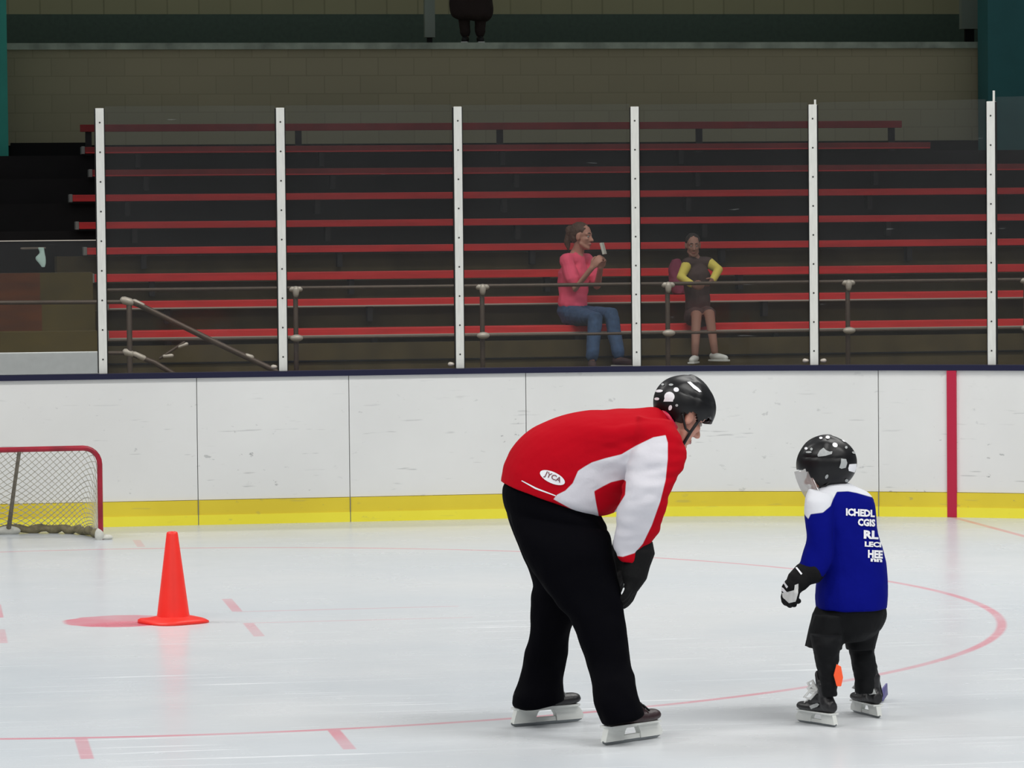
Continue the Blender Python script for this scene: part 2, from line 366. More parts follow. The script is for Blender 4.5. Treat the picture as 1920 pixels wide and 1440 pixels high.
# ------------------------------------------------------------------ ice sheet and boards
BY, BR, BE, BH = 6.459, 7.305, 10.128, 1.049
bm = bmesh.new()
bmesh.ops.create_grid(bm, x_segments=2, y_segments=2, size=1)
bmesh.ops.transform(bm, matrix=Matrix.Translation((0, -7, 0)) @ Matrix.Diagonal((14, 14.5, 1, 1)), verts=bm.verts)
struct(obj('floor', bm, ice_mat()))
def path():
    pts = [(-13 + i * .25, BY) for i in range(int((BE - BR + 13) / .25) + 1)]
    u0 = BE - BR; pts = [p for p in pts if p[0] < u0 - .01]
    for i in range(0, 61):
        a = math.radians(i * 1.1); pts.append((u0 + BR * math.sin(a), BY - BR + BR * math.cos(a)))
    return pts
PATH = path()
def nrm(i):
    a = Vector(PATH[max(i - 1, 0)]); b = Vector(PATH[min(i + 1, len(PATH) - 1)]); t = (b - a).normalized(); return Vector((-t.y, t.x))
def on_path(u, off=0):                 # point on the board line at x = u, and its outward normal
    for i in range(len(PATH) - 1):
        if PATH[i][0] <= u <= PATH[i + 1][0]:
            t = (u - PATH[i][0]) / (PATH[i + 1][0] - PATH[i][0])
            p = Vector(PATH[i]).lerp(Vector(PATH[i + 1]), t); n = nrm(i).lerp(nrm(i + 1), t).normalized(); return p + n * off, n
def sweep(bm, u0, u1, o0, o1, z0, z1):
    ps = [u0] + [p[0] for p in PATH if u0 + .005 < p[0] < u1 - .005] + [u1]; prev = None
    for u in ps:
        a, _ = on_path(u, o0); b, _ = on_path(u, o1)
        q = [bm.verts.new((a.x, a.y, z0)), bm.verts.new((b.x, b.y, z0)), bm.verts.new((b.x, b.y, z1)), bm.verts.new((a.x, a.y, z1))]
        if prev:
            for k in range(4): bm.faces.new((prev[k], prev[(k + 1) % 4], q[(k + 1) % 4], q[k]))
        else: bm.faces.new(q[::-1])
        prev = q
    bm.faces.new(prev)
SEAMS = [-12.9, -8.5, -6.0, -3.5, -1.6, .869, 1.938, 3.197, 5.622, 6.85, 9]
bm = bmesh.new()
for a, b in zip(SEAMS, SEAMS[1:]): sweep(bm, a + .0025, b - .0025, 0, .02, .175, BH - .02)
wall = struct(obj('wall_rink', bm, M['board']))
bm = bmesh.new(); sweep(bm, -12.9, 9, .021, .09, .0, BH - .03); obj('backing', bm, M['seam'], wall)
bm = bmesh.new()
for a, b in zip(SEAMS, SEAMS[1:]): sweep(bm, a + .003, b - .003, -.012, .02, .0, .172)
obj('kick_plate', bm, M['yellow'], wall)['label'] = 'yellow kick plate'
bm = bmesh.new()
for a, b in zip(SEAMS, SEAMS[1:]): sweep(bm, a + .003, b - .003, -.018, -.0125, .0, .07)
obj('kick_plate_lip', bm, M['yellow_hi'], wall)
bm = bmesh.new(); sweep(bm, -12.9, 9, -.02, .12, BH - .02, BH + .018); obj('cap_rail', bm, M['cap'], wall)['label'] = 'navy blue cap rail'
bm = bmesh.new(); sweep(bm, 6.096 - .03, 6.096 + .03, -.022, .02, .002, BH - .021); obj('goal_line_stripe', bm, M['red_line'], wall)['label'] = 'vertical red goal line stripe'
bm = bmesh.new()
for a in SEAMS[1:-1]: sweep(bm, a - .002, a + .002, -.0186, .02, .0, .174)
obj('seam', bm, mat('faint_seam', (128, 130, 134), .7), wall)

# ------------------------------------------------------------------ glass posts and panes
POSTS = [(.222, 203, 0), (1.480, 202, 0), (2.735, 200, 0), (3.983, 200, 0), (5.197, 196, .035), (6.341, 190, .075)]
PXS = [194, 532, 864, 1194, 1526, 1858]
ORD = ['leftmost white post, where the tall glass starts and the low pane ends', 'white glass post second from the left, beside the sloping stair rail', 'white glass post third from the left, straight above the middle of the boards',
       'white glass post just right of the seated woman in pink', 'white glass post right of the child in yellow sleeves', 'rightmost white glass post with a thin rod sticking up behind it']
ZT = []
for i, (u, yt, lip) in enumerate(POSTS):
    c, n = on_path(u, .05); rot = Matrix(((-n.y * -1, n.x, 0), (-n.x, n.y, 0), (0, 0, 1)))
    rot = Matrix(((n.y, n.x, 0), (-n.x, n.y, 0), (0, 0, 1)))
    zb = BH + .018; zt = onY(PXS[i] - 3, yt, c.y).z; ZT.append(zt)
    t = thing('glass_post', (c.x, c.y, zb), ORD[i], 'post', 'white posts holding the rink glass')
    bm = bmesh.new(); add_box(bm, (c.x, c.y, (zb + zt) / 2), (.058, .05, zt - zb), rot); bevel(bm, .005, 2); put(obj('post_body', bm, M['alu']), t)
    bm = bmesh.new(); s_ = Vector((n.y, -n.x, 0))
    for sg in (-1, 1): add_box(bm, Vector((c.x, c.y, (zb + zt) / 2)) + s_ * .0325 * sg, (.007, .03, zt - zb - .01), rot)
    put(obj('gasket', bm, M['gasket']), t)
    for k in range(9):
        bm = bmesh.new(); z = zb + .1 + (zt - zb - .2) * k / 8; q = c - n * .0255
        r = bmesh.ops.create_cone(bm, segments=10, radius1=.006, radius2=.006, depth=.004, cap_ends=True)
        bmesh.ops.transform(bm, matrix=Matrix.Translation((q.x, q.y, z)) @ Vector((n.x, n.y, 0)).to_track_quat('Z', 'X').to_matrix().to_4x4(), verts=r['verts'])
        put(obj('screw', bm, M['screw']), t)
    if i in (1, 2, 4):
        s = Vector((n.y, -n.x))
        for sg in ((-1, 1) if i == 4 else (-1,)):
            bm = bmesh.new(); q = c + s * .05 * sg; tube(bm, [(q.x, q.y, zb + .03), (q.x + s.x * .02 * sg, q.y + s.y * .02 * sg, zb + .03)], [.012, .016])
            put(obj('clamp_knob', bm, M['fitting'], smooth=True), t)
    if lip:
        q = c + n * .02 + Vector((n.y, -n.x)) * .014
        bm = bmesh.new(); add_box(bm, (q.x, q.y, zt + lip / 2 - .02), (.014, .014, lip + .04), rot); put(obj('rod', bm, M['alu']), t)
def pane(u0, u1, zt, label):
    bm = bmesh.new(); sweep(bm, u0, u1, .045, .057, BH + .018, zt)
    o = obj('rink_glass', bm, M['glass']); tag(o, label, 'glass', 'rink glass panes'); return o
PL = ['hazy glass pane in front of the sloping stair rail', 'hazy glass pane between second and third white posts with empty red benches behind', 'hazy glass pane in front of the seated woman in pink',
      'hazy glass pane in front of the child with yellow sleeves', 'hazy glass pane left of the rightmost post with only benches behind']
for i in range(5): pane(POSTS[i][0] + .037, POSTS[i + 1][0] - .037, (ZT[i] + ZT[i + 1]) / 2 + .015, PL[i])
pane(POSTS[5][0] + .03, 8.9, ZT[5] + .03, 'hazy glass pane right of the rightmost white post, mostly out of view')
zs = onY(90, 452, BY + .05).z
lo = pane(-6, POSTS[0][0] - .03, zs, 'low glass pane left of the first white post, half the height of the others')
bm = bmesh.new(); sweep(bm, -6, POSTS[0][0] - .03, .043, .059, zs, zs + .006); obj('edge_trim', bm, M['fitting'], lo)

# ------------------------------------------------------------------ stands: floors, walls
def box_obj(name, x0, x1, y0, y1, z0, z1, m, parent=None, bv=0):
    bm = bmesh.new(); add_box(bm, ((x0 + x1) / 2, (y0 + y1) / 2, (z0 + z1) / 2), (x1 - x0, y1 - y0, z1 - z0))
    if bv: bevel(bm, bv)
    return obj(name, bm, m, parent)
YR0, TREAD = 14.5, .62
ROWPX = [620, 565, 514, 464, 416.6, 366, 320, 277.6]
ROWS = [(YR0 + TREAD * i, onY(870, y, YR0 + TREAD * i).z) for i, y in enumerate(ROWPX)]
struct(box_obj('floor_walkway', -14, 22, BY + .6, 14.0, -.2, -.02, M['riser']))
ZF = .74
struct(box_obj('floor_stands', -14, 22, 12.6, 15.2, -.2, ZF, M['riser']))
XL = onY(182, 500, 14.6).x
bm = bmesh.new()
for i, (Y, z) in enumerate(ROWS[:4]): add_box(bm, ((XL - .3 + 22) / 2, Y + .16 + TREAD / 2, (z - .05) / 2 + .0), (22 - XL + .3, TREAD, z - .05 - .0))
struct(obj('trim_lower_risers', bm, M['riser']))
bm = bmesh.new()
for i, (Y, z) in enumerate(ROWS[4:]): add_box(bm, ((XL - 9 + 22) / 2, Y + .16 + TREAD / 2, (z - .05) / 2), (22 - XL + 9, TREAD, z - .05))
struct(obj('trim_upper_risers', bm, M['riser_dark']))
bm = bmesh.new(); add_box(bm, ((XL + 22) / 2, 14.42, onY(870, 673, 14.4).z), (22 - XL, .02, .014)); struct(obj('trim_dark_groove', bm, M['black']))
struct(box_obj('trim_front_fascia', XL, 22, 14.43, 14.5, ZF, onY(870, 640, 14.45).z, M['riser']))
# timber steps left of the benches
xm = onY(80, 560, 13.9).x; xr = onY(181, 560, 13.9).x
for k, (ya, yb, Y) in enumerate(((512, 566, 14.6), (568, 619, 14.2), (622, 700, 13.8))):
    za, zb = onY(90, ya, Y).z, max(0, onY(90, yb, Y).z - .06)
    bm = bmesh.new(); add_box(bm, ((-9 + xm) / 2, Y + .3, (za + zb) / 2), (xm + 9, .6, za - zb)); struct(obj('trim_timber_step', bm, M['brown'] if k < 2 else M['olive']))
    bm = bmesh.new(); add_box(bm, ((xr + xm) / 2, Y + .3, (za + zb) / 2), (xr - xm, .6, za - zb)); struct(obj('trim_plywood_step', bm, M['olive']))
struct(box_obj('wall_bench_box', -9, onY(189, 680, 8.2).x, 8.2, 8.35, 0, onY(90, 661, 8.2).z, M['white_wall'], None, .01))
# block wall, ledge, balcony
YW = 21.5
zlow = onY(900, 268, YW).z; zled = onY(900, 92, YW).z; zledt = onY(900, 80, YW).z
struct(box_obj('wall_back', -14, 24, YW, YW + .2, zlow, zled, M['wall_low']))
struct(box_obj('wall_back_base', -14, 24, YW + .02, YW + .2, 0, zlow, M['black']))  # near-black band below the beige blocks
struct(box_obj('trim_ledge', -14, 24, YW - .04, YW + .25, zled, zledt, M['flash']))
struct(box_obj('floor_balcony', -14, 24, YW + .2, 24.2, zledt - .1, zledt - .005, M['riser']))
zg = onY(900, 27, 24.2).z
struct(box_obj('baseboard_balcony', -14, 24, 24.15, 24.2, zledt, zg, M['green']))
struct(box_obj('wall_upper', -14, 24, 24.2, 24.4, zledt, zg + 4, M['wall_up']))
for (xa, xb, yb, lab) in ((797, 816, 70, 'grey steel column on the balcony beside the standing person'), (1803, 1836, 54, 'grey green steel column on the balcony near the right teal wall')):
    a = onY(xa, yb, 22.6); b = onY(xb, yb, 22.6)
    o = box_obj('steel_column', a.x, b.x, 22.6, 22.7, a.z, a.z + 3.6, M['post_grey']); tag(o, lab, 'column')
    bm = bmesh.new(); add_box(bm, ((a.x + b.x) / 2, 22.65, (a.z + zledt) / 2 - .003), ((b.x - a.x) * .5, .05, a.z - zledt), None); obj('base_pin', bm, M['gasket'], o)
# near-black block at the left and teal columns
a = onY(20, 268, 20.6); b = onY(163, 268, 20.6)
struct(box_obj('wall_left_block', a.x, b.x, 20.6, 20.8, 0, a.z, M['black']))
a = onY(16, 300, 20.5)
struct(box_obj('wall_left', a.x - 3, a.x, 20.45, 20.9, 0, 7, M['teal']))
a = onY(1853, 300, 21.0)
struct(box_obj('wall_right', a.x, a.x + 6, 21.0, 21.4, 0, 7, M['teal_dark']))

# ------------------------------------------------------------------ red benches
ends_l = [203, 203, 176, 162, 147, 135, 172, 158]
ends_r = [1990, 1990, 1990, 1990, 1990, 1990, 1990, 1745]
BL = ['lowest red bench row, where the woman in pink sits', 'second red bench row from the bottom, with the purple jacket on it', 'third red bench row from the bottom', 'fourth red bench row from the bottom, level with the woman\'s phone',
      'fifth red bench row from the bottom, level with the top of the woman\'s head', 'sixth red bench row from the bottom, reaching furthest left', 'seventh red bench row from the bottom, dim below the top two', 'topmost red bench seat in the stands, under the back rail']
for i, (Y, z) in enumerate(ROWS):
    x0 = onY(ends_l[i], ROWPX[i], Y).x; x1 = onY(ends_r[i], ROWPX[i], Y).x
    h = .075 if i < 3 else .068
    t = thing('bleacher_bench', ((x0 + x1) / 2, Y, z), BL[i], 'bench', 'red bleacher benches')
    bm = bmesh.new(); add_box(bm, ((x0 + x1) / 2, Y + .13, z), (x1 - x0, .26, h)); bevel(bm, .008, 2); put(obj('seat_plank', bm, M['dullred'] if i > 5 else M['benchred']), t)  # top two rows take the darker red of the back rail
    bm = bmesh.new(); add_box(bm, ((x0 + x1) / 2, Y - .004, z - h / 2 + .008), (x1 - x0 - .02, .008, .012)); put(obj('front_edge', bm, M['fitting'] if i < 2 else M['benchred']), t)  # pale strip on the two lowest rows paints in an edge highlight
    bm = bmesh.new(); add_box(bm, (x0 - .012, Y + .13, z), (.035, .28, h + .012)); bevel(bm, .004, 1); put(obj('end_cap', bm, M['greycap']), t)
    nb = int((x1 - x0) / 1.9)
    for k in range(nb):
        bm = bmesh.new(); xx = x0 + .55 + k * 1.9
        add_box(bm, (xx, Y + .12, z - h / 2 - .07), (.05, .16, .14)); put(obj('bracket', bm, M['bracket']), t)
# back rail on posts
YT = ROWS[7][0] + .45; zr = onY(870, 237, YT).z; x0 = onY(150, 237, YT).x; x1 = onY(1690, 237, YT).x; zc = onY(870, 272, YT).z
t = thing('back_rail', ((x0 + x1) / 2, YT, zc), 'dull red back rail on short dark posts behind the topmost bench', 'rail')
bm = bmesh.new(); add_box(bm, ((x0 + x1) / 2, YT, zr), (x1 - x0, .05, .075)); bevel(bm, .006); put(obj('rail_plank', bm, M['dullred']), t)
for px in (166, 560, 938, 1312, 1673):
    c = onY(px, 250, YT); bm = bmesh.new(); add_box(bm, (c.x, YT + .04, (zr + zc) / 2 - .05), (.065, .05, zr - zc + .12)); put(obj('post', bm, M['bracket']), t)

# ------------------------------------------------------------------ pipe rail in front of the benches
YG = 13.6
t = thing('pipe_railing', (onY(905, 540, YG).x, YG, ZF), 'long two-bar grey pipe railing running in front of the red benches', 'railing')
for ya, yb in ((545, 527), (636, 622)):
    a = onY(203, ya, YG); b = onY(1940, yb, YG); zz = (onY(905, (ya + yb) / 2, YG)).z
    bm = bmesh.new(); tube(bm, [(a.x, YG, zz), (b.x, YG, zz)], .017 if ya < 600 else .013); put(obj('rail', bm, M['pipe'], smooth=True), t)
ztop = onY(905, 538, YG).z; zmid = onY(905, 629, YG).z
for px in (555, 905, 1253, 1591, 1925):
    c = onY(px, 580, YG)
    bm = bmesh.new(); tube(bm, [(c.x, YG + .03, ZF), (c.x, YG + .03, ztop)], .022); pst = put(obj('post', bm, M['pipe'], smooth=True), t)
    bm = bmesh.new(); tube(bm, [(c.x, YG - .01, ztop - .05), (c.x, YG - .01, ztop - .005)], [.026, .034]); tube(bm, [(c.x - .04, YG, ztop), (c.x + .04, YG, ztop)], .026)
    put(obj('top_fitting', bm, M['fitting'], smooth=True), t)
    bm = bmesh.new(); ell(bm, (c.x, YG - .02, zmid), (.06, .035, .032)); put(obj('lower_fitting', bm, M['fitting'], smooth=True), t)
# stair railing at the left
YS = 12.9
q = lambda x, y: onY(x, y, YS)
t = thing('stair_railing', (q(240, 600).x, YS, 0), 'grey pipe stair railing sloping down to the right behind the leftmost tall pane', 'railing')
A = q(242, 566); B = q(243, 662)
def pr(name, pts, r, m): 
    bm = bmesh.new(); tube(bm, pts, r); return put(obj(name, bm, m, smooth=True), t)
pr('post', [(A.x, YS, 0), A], .024, M['pipe'])
pr('upper_rail', [q(250, 567), q(262, 572), q(400, 640), q(505, 690), q(560, 718)], .025, M['pipe'])
pr('lower_rail', [q(250, 665), q(290, 680), q(390, 740)], .022, M['pipe'])
pr('level_rail', [q(-60, 568), A], .018, M['pipe']); pr('level_rail', [q(205, 662), B], .018, M['pipe'])
pr('fitting', [q(232, 563), q(245, 567)], .035, M['fitting']); pr('fitting', [q(252, 565), q(268, 573)], .022, M['fitting'])
pr('fitting', [q(236, 660), q(246, 664)], .032, M['fitting']); pr('fitting', [q(252, 664), q(270, 672)], .026, M['fitting'])
pr('fitting', [q(462, 667), q(472, 670)], .022, M['fitting']); pr('brace', [q(300, 672), q(345, 642)], .012, M['pipe'])
pr('fitting', [q(336, 650), q(350, 645)], .016, M['fitting']); pr('fitting', [q(308, 668), q(322, 667)], .018, M['fitting'])
# pale cloth on a short bar far left
YC = BY + .075
a = onY(62, 480, YC)
t2 = thing('hanging_cloth', (a.x, YC, a.z), 'small pale cloth hooked on a short bar on the low glass pane', 'cloth')
bm = bmesh.new(); b0, b1 = onY(40, 466, YC), onY(84, 465, YC); tube(bm, [b0, b1], .007); tube(bm, [b0 + Vector((.02, -.018, 0)), b0 + Vector((.02, 0, 0))], .006); put(obj('bar', bm, M['pipe'], smooth=True), t2)
bm = bmesh.new(); loft(bm, [(70, 464, 83, 464, 0, .008), (74, 474, 84, 474, 0, .012), (66, 484, 86, 484, 0, .016), (74, 495, 86, 494, 0, .014), (78, 501, 84, 501, 0, .008)], depth(a)); put(link('cloth', fuse(bm, .005, 3), M['cloth_pale'], smooth=True), t2)

# ------------------------------------------------------------------ practice cone
c0 = G(325, 1167)
t = thing('traffic_cone', c0, 'bright orange red plastic cone standing on the face-off spot', 'cone')
bm = bmesh.new()
prof = [(.088, .022), (.083, .05), (.030, .462), (.027, .472), (.018, .475), (.018, .44)]
n = 40; rings = [[bm.verts.new((r * math.cos(2 * math.pi * k / n), r * math.sin(2 * math.pi * k / n), z)) for k in range(n)] for r, z in prof]
for x, y in zip(rings, rings[1:]):
    for k in range(n): bm.faces.new((x[k], x[(k + 1) % n], y[(k + 1) % n], y[k]))
o = obj('cone_body', bm, M['cone'], t, True)
bm = bmesh.new(); rings = []
for s, z in ((1, .0), (1.0, .012), (.93, .02), (.75, .024), (.50, .034), (.46, .04)):
    rg = []
    for k in range(48):
        a = 2 * math.pi * k / 48; ca, sa = math.cos(a), math.sin(a); p = 3.2 - (1 - s) * 2
        rr = .165 * s; x = rr * math.copysign(abs(ca) ** (2 / p), ca); y = rr * math.copysign(abs(sa) ** (2 / p), sa)
        rg.append(bm.verts.new((x, y, z + .004 * math.sin(3 * a) * (s > .9) * (z > 0))))
    rings.append(rg)
for x, y in zip(rings, rings[1:]):
    for k in range(48): bm.faces.new((x[k], x[(k + 1) % 48], y[(k + 1) % 48], y[k]))
bm.faces.new(rings[0][::-1]); obj('base_flange', bm, M['cone'], t, True); t.rotation_euler = (0, 0, .5)

# ------------------------------------------------------------------ small practice goal
gp = G(189, 1012); ld = Vector((-1, -.09, 0)).normalized(); bk = Vector((-.09, 1, 0)).normalized(); GW, GH = 1.07, .615
t = thing('hockey_goal', gp + ld * GW / 2, 'small red framed hockey goal with white netting at the left edge, by the boards', 'goal')
def gpt(a, b, z): return gp + ld * a + bk * b + Vector((0, 0, z))
rc = .11
front = [gpt(0, 0, 0), gpt(0, 0, GH - rc)] + [gpt(rc - rc * math.cos(x), 0, GH - rc + rc * math.sin(x)) for x in [math.radians(k) for k in (15, 30, 45, 60, 75, 90)]]
front += [gpt(GW - rc, 0, GH)] + [gpt(GW - rc + rc * math.sin(x), 0, GH - rc + rc * math.cos(x)) for x in [math.radians(k) for k in (15, 30, 45, 60, 75, 90)]] + [gpt(GW, 0, 0)]
bm = bmesh.new(); tube(bm, front, .018, 14); put(obj('front_frame', bm, M['goal_red'], smooth=True), t)
def basep(s):                            # s 0..1 round the back
    a = math.pi * s; return gpt(GW / 2 - (GW / 2) * math.copysign(abs(math.cos(a)) ** .75, math.cos(a)), .74 * abs(math.sin(a)) ** .7, 0)
bm = bmesh.new(); bp = [basep(i / 40) + Vector((0, 0, .03 + .008 * math.sin(i * 1.7))) for i in range(1, 40)]; tube(bm, bp, [.028 + .006 * math.sin(i * 2.1) for i in range(39)], 12)
put(obj('base_padding', bm, M['skirt'], smooth=True), t)
bm = bmesh.new(); tube(bm, [gpt(GW / 2, .0, GH - .02), gpt(GW / 2 + .0, .30, .36), gpt(GW / 2, .66, .06), gpt(GW / 2, .74, .02)], [.013, .013, .016, .02]); put(obj('rear_support', bm, M['goal_pipe'], smooth=True), t)
for pp, rr_ in ((gpt(GW / 2, .72, .02), (.085, .05, .035)), (gpt(-.035, .03, .012), (.05, .05, .022)), (gpt(.01, .0, .03), (.03, .03, .05))):
    bm = bmesh.new(); ell(bm, pp, rr_); put(obj('packed_snow', bm, M['snow'], smooth=True), t)
def topp(s):
    x = s * 1.5 - .25
    if x < 0: return gpt(0, 0, max(.02, (GH - rc) * (1 + x / .25)) if x < -.0 else GH)
    if x > 1: return gpt(GW, 0, max(.02, (GH - rc) * (1 - (x - 1) / .25)))
    return gpt(GW * x, 0, GH - (rc * (1 - math.sqrt(max(0, 1 - (1 - min(x, 1 - x) * GW / rc) ** 2))) if min(x, 1 - x) * GW < rc else 0))
def netp(u, v):
    a = topp(u); b = basep(u) + Vector((0, 0, .05)); p = a.lerp(b, v); out = Vector((bk.x, bk.y, 0)) * (.10 * math.sin(math.pi * v) * math.sin(math.pi * u))
    return p + out + Vector((0, 0, -.02 * math.sin(math.pi * v)))
bm = bmesh.new(); NU, NV = 34, 13
for sgn in (1, -1):
    for k in range(-NV, NU + NV):
        pts = []
        for j in range(NV * 2 + 1):
            v = j / (NV * 2); u = (k + sgn * v * NV) / NU
            if 0 <= u <= 1: pts.append(netp(u, v))
        if len(pts) > 1: tube(bm, pts, .0026, 4, False)
put(obj('net', bm, M['net']), t)

# ------------------------------------------------------------------ figures: shared builders
def head_into(bm, c, H, s, face=True):
    """H columns: forward, left, up"""
    def L(x, y, z): return Vector(c) + H @ (Vector((x, y, z)) * s)
    def E(p, r): ell(bm, L(*p), [k * s for k in r], H, 24)
    E((-.012, 0, .04), (.098, .077, .086)); E((.03, 0, -.02), (.062, .062, .07)); E((.02, 0, -.055), (.06, .055, .05)); E((.066, 0, -.098), (.024, .028, .02))
    tube(bm, [L(.02, .05, -.06), L(.055, .028, -.09)], [.02 * s, .018 * s]); tube(bm, [L(.02, -.05, -.06), L(.055, -.028, -.09)], [.02 * s, .018 * s])
    tube(bm, [L(.084, 0, .025), L(.101, 0, -.008), L(.112, 0, -.026)], [.009 * s, .010 * s, .013 * s]); E((.098, .012, -.031), (.011, .008, .008)); E((.098, -.012, -.031), (.011, .008, .008))
    tube(bm, [L(.070, .048, .03), L(.084, .018, .031), L(.084, -.018, .031), L(.070, -.048, .03)], .011 * s)
    E((.066, .038, -.015), (.02, .02, .018)); E((.066, -.038, -.015), (.02, .02, .018))
    tube(bm, [L(.079, .02, -.062), L(.092, 0, -.060), L(.079, -.02, -.062)], [.006 * s, .010 * s, .006 * s]); tube(bm, [L(.077, .017, -.072), L(.088, 0, -.074), L(.077, -.017, -.072)], [.006 * s, .009 * s, .006 * s])
    for sg in (1, -1):
        E((-.004, .078 * sg, -.004), (.020, .012, .035)); tube(bm, [L(-.012, .080 * sg, -.03), L(-.02, .086 * sg, .0), L(-.012, .087 * sg, .024), L(.008, .083 * sg, .024)], .006 * s, 8)
def face_parts(t, c, H, s):
    def L(x, y, z): return Vector(c) + H @ (Vector((x, y, z)) * s)
    for sg in (1, -1):
        bm = bmesh.new(); ell(bm, L(.077, .031 * sg, .008), [.011 * s] * 3, H, 16); e = put(obj('eye', bm, M['eye_w'], smooth=True), t)
        bm = bmesh.new(); ell(bm, L(.0835, .0315 * sg, .0075), [.0060 * s] * 3, H, 12); i = obj('iris', bm, M['hairdark'], None, True); i.parent = e
        i.matrix_parent_inverse = Matrix.Translation(t.location).inverted() @ Matrix.Identity(4)
        i.matrix_parent_inverse = Matrix.Identity(4)
        bm = bmesh.new(); tube(bm, [L(.074, .046 * sg, .036), L(.088, .03 * sg, .042), L(.092, .014 * sg, .037)], [.003 * s, .0045 * s, .004 * s], 8); put(obj('eyebrow', bm, M['hairdark'], smooth=True), t)
    bm = bmesh.new(); tube(bm, [L(.083, .02, -.066), L(.097, 0, -.065), L(.083, -.02, -.066)], [.003 * s, .007 * s, .003 * s], 8); put(obj('lips', bm, M['lips'], smooth=True), t)
def hand_into(bm, w, X, Y, Z, s=1.0, curl=.5, fat=1.0, cuff=False, spread=.0):
    """wrist at w, X to the fingertips, Y to the thumb side, Z out of the back of the hand"""
    def L(x, y, z): return Vector(w) + (X * x + Y * y + Z * z) * s
    B = Matrix((X, Y, Z)).transposed()
    ell(bm, L(.048, 0, 0), [.052 * s, .042 * s, .017 * s * fat], B, 20); ell(bm, L(.02, 0, 0), [.03 * s, .032 * s, .018 * s * fat], B, 16); ell(bm, L(.03, .026, -.008), [.03 * s, .018 * s, .016 * s * fat], B, 16)
    for i, (y, ln) in enumerate(((.031, .072), (.0105, .082), (-.0105, .076), (-.030, .060))):
        p = Vector((.088 - (.008 if i == 3 else 0), y, 0)); a = 0; pts = [Vector((.06, y * .9, 0)), p.copy()]; yy = y * spread
        for k, fr in enumerate((.46, .30, .24)):
            a -= curl * (.65, .95, .7)[k] * (1 + .12 * i); p = p + Vector((math.cos(a) * ln * fr, yy * fr, math.sin(a) * ln * fr)); pts.append(p.copy())
        tube(bm, [L(*q) for q in pts], [.0098 * s * fat ** .6, .0098 * s * fat ** .6, .0092 * s * fat ** .6, .0086 * s * fat ** .6, .0078 * s * fat ** .6], 10)
    tube(bm, [L(.015, .025, -.006), L(.045, .052, -.016), L(.070, .062, -.024), L(.090, .060, -.032 - .01 * curl)], [.014 * s, .0125 * s * fat ** .5, .011 * s * fat ** .5, .0095 * s * fat ** .5], 10)
def basis(f, up):                       # forward/left/up columns
    f = f.normalized(); l = up.cross(f).normalized(); u = f.cross(l); return Matrix((f, l, u)).transposed()
IR = RH; ID = FH; UPV = Vector((0, 0, 1))
def view_dir(right, away, up): return (IR * right + ID * away + UPV * up).normalized()

def helmet(t, c, H, s, visor=False, ear=0):
    bm = bmesh.new(); bmesh.ops.create_uvsphere(bm, u_segments=72, v_segments=48, radius=1)
    for v in bm.verts:
        x, y, z = v.co
        r = 1 + .06 * math.exp(-(y / .24) ** 4) * (1 / (1 + math.exp(-(z - .35) * 14))) * (1 / (1 + math.exp((abs(x - .05) - .55) * 14)))          # centre crest
        r += .022 * math.exp(-((abs(y) - .60) / .10) ** 2) * (1 / (1 + math.exp(-(z - .1) * 10)))
        r -= .03 * math.exp(-((abs(z - .28 - .25 * x)) / .045) ** 2) * (abs(y) > .35) * (x > -.75) * (x < .6)
        r += .05 * (1 / (1 + math.exp(-(x + .05 + .25 * z) * 50))) - .025                                      # front shell overlaps the rear one
        v.co = (x * .128 * r - .006, y * .106 * r, z * .112 * r + .04)
    def low(x, y):
        if x > .075: return .036
        if x > .03: return .036 - (.075 - x) / .045 * (.052 + ear)
        if x > -.035: return -.016 - ear + (0 if ear else .022) * math.exp(-((x + .004) / .02) ** 2)
        return -.066
    bmesh.ops.delete(bm, geom=[v for v in bm.verts if v.co.z < low(v.co.x, v.co.y)], context='VERTS')
    for v in bm.verts: v.co = Vector(c) + H @ (v.co * s)
    bmesh.ops.recalc_face_normals(bm, faces=bm.faces)
    me = bpy.data.meshes.new('h'); bm.to_mesh(me); bm.free()
    me = evaluated(me, [('SOLIDIFY', dict(thickness=.014 * s, offset=-1)), ('BEVEL', dict(width=.002, segments=2))])
    h = put(link('helmet', me, M['shell'], smooth=True), t)
    def L(x, y, z): return Vector(c) + H @ (Vector((x, y, z)) * s)
    # foam liner at the back of the neck, brim, screws, chin strap
    bm = bmesh.new(); tube(bm, [L(.100, .052, .042), L(.122, .02, .043), L(.122, -.02, .043), L(.100, -.052, .042)], .007 * s, 8); sub(obj('brim', bm, M['strap'], smooth=True), h)
    bm = bmesh.new()
    for sg in (1, -1):
        tube(bm, [L(.03, .09 * sg, .0), L(.028, .08 * sg, -.05), L(.045, .045 * sg, -.10), L(.055, 0, -.122)], .0055 * s * .7, 8, flat=1.6)
        tube(bm, [L(-.045, .09 * sg, -.02), L(.0, .083 * sg, -.055), L(.028, .078 * sg, -.055)], .0045 * s * .7, 8, flat=1.5)
    sub(obj('chin_strap', bm, M['strap'], smooth=True), h)
    return h
def sub(o, h):                            # sub-part of a world-space part
    o.parent = h; o.matrix_parent_inverse = h.matrix_world.inverted() if False else Matrix.Identity(4); return o

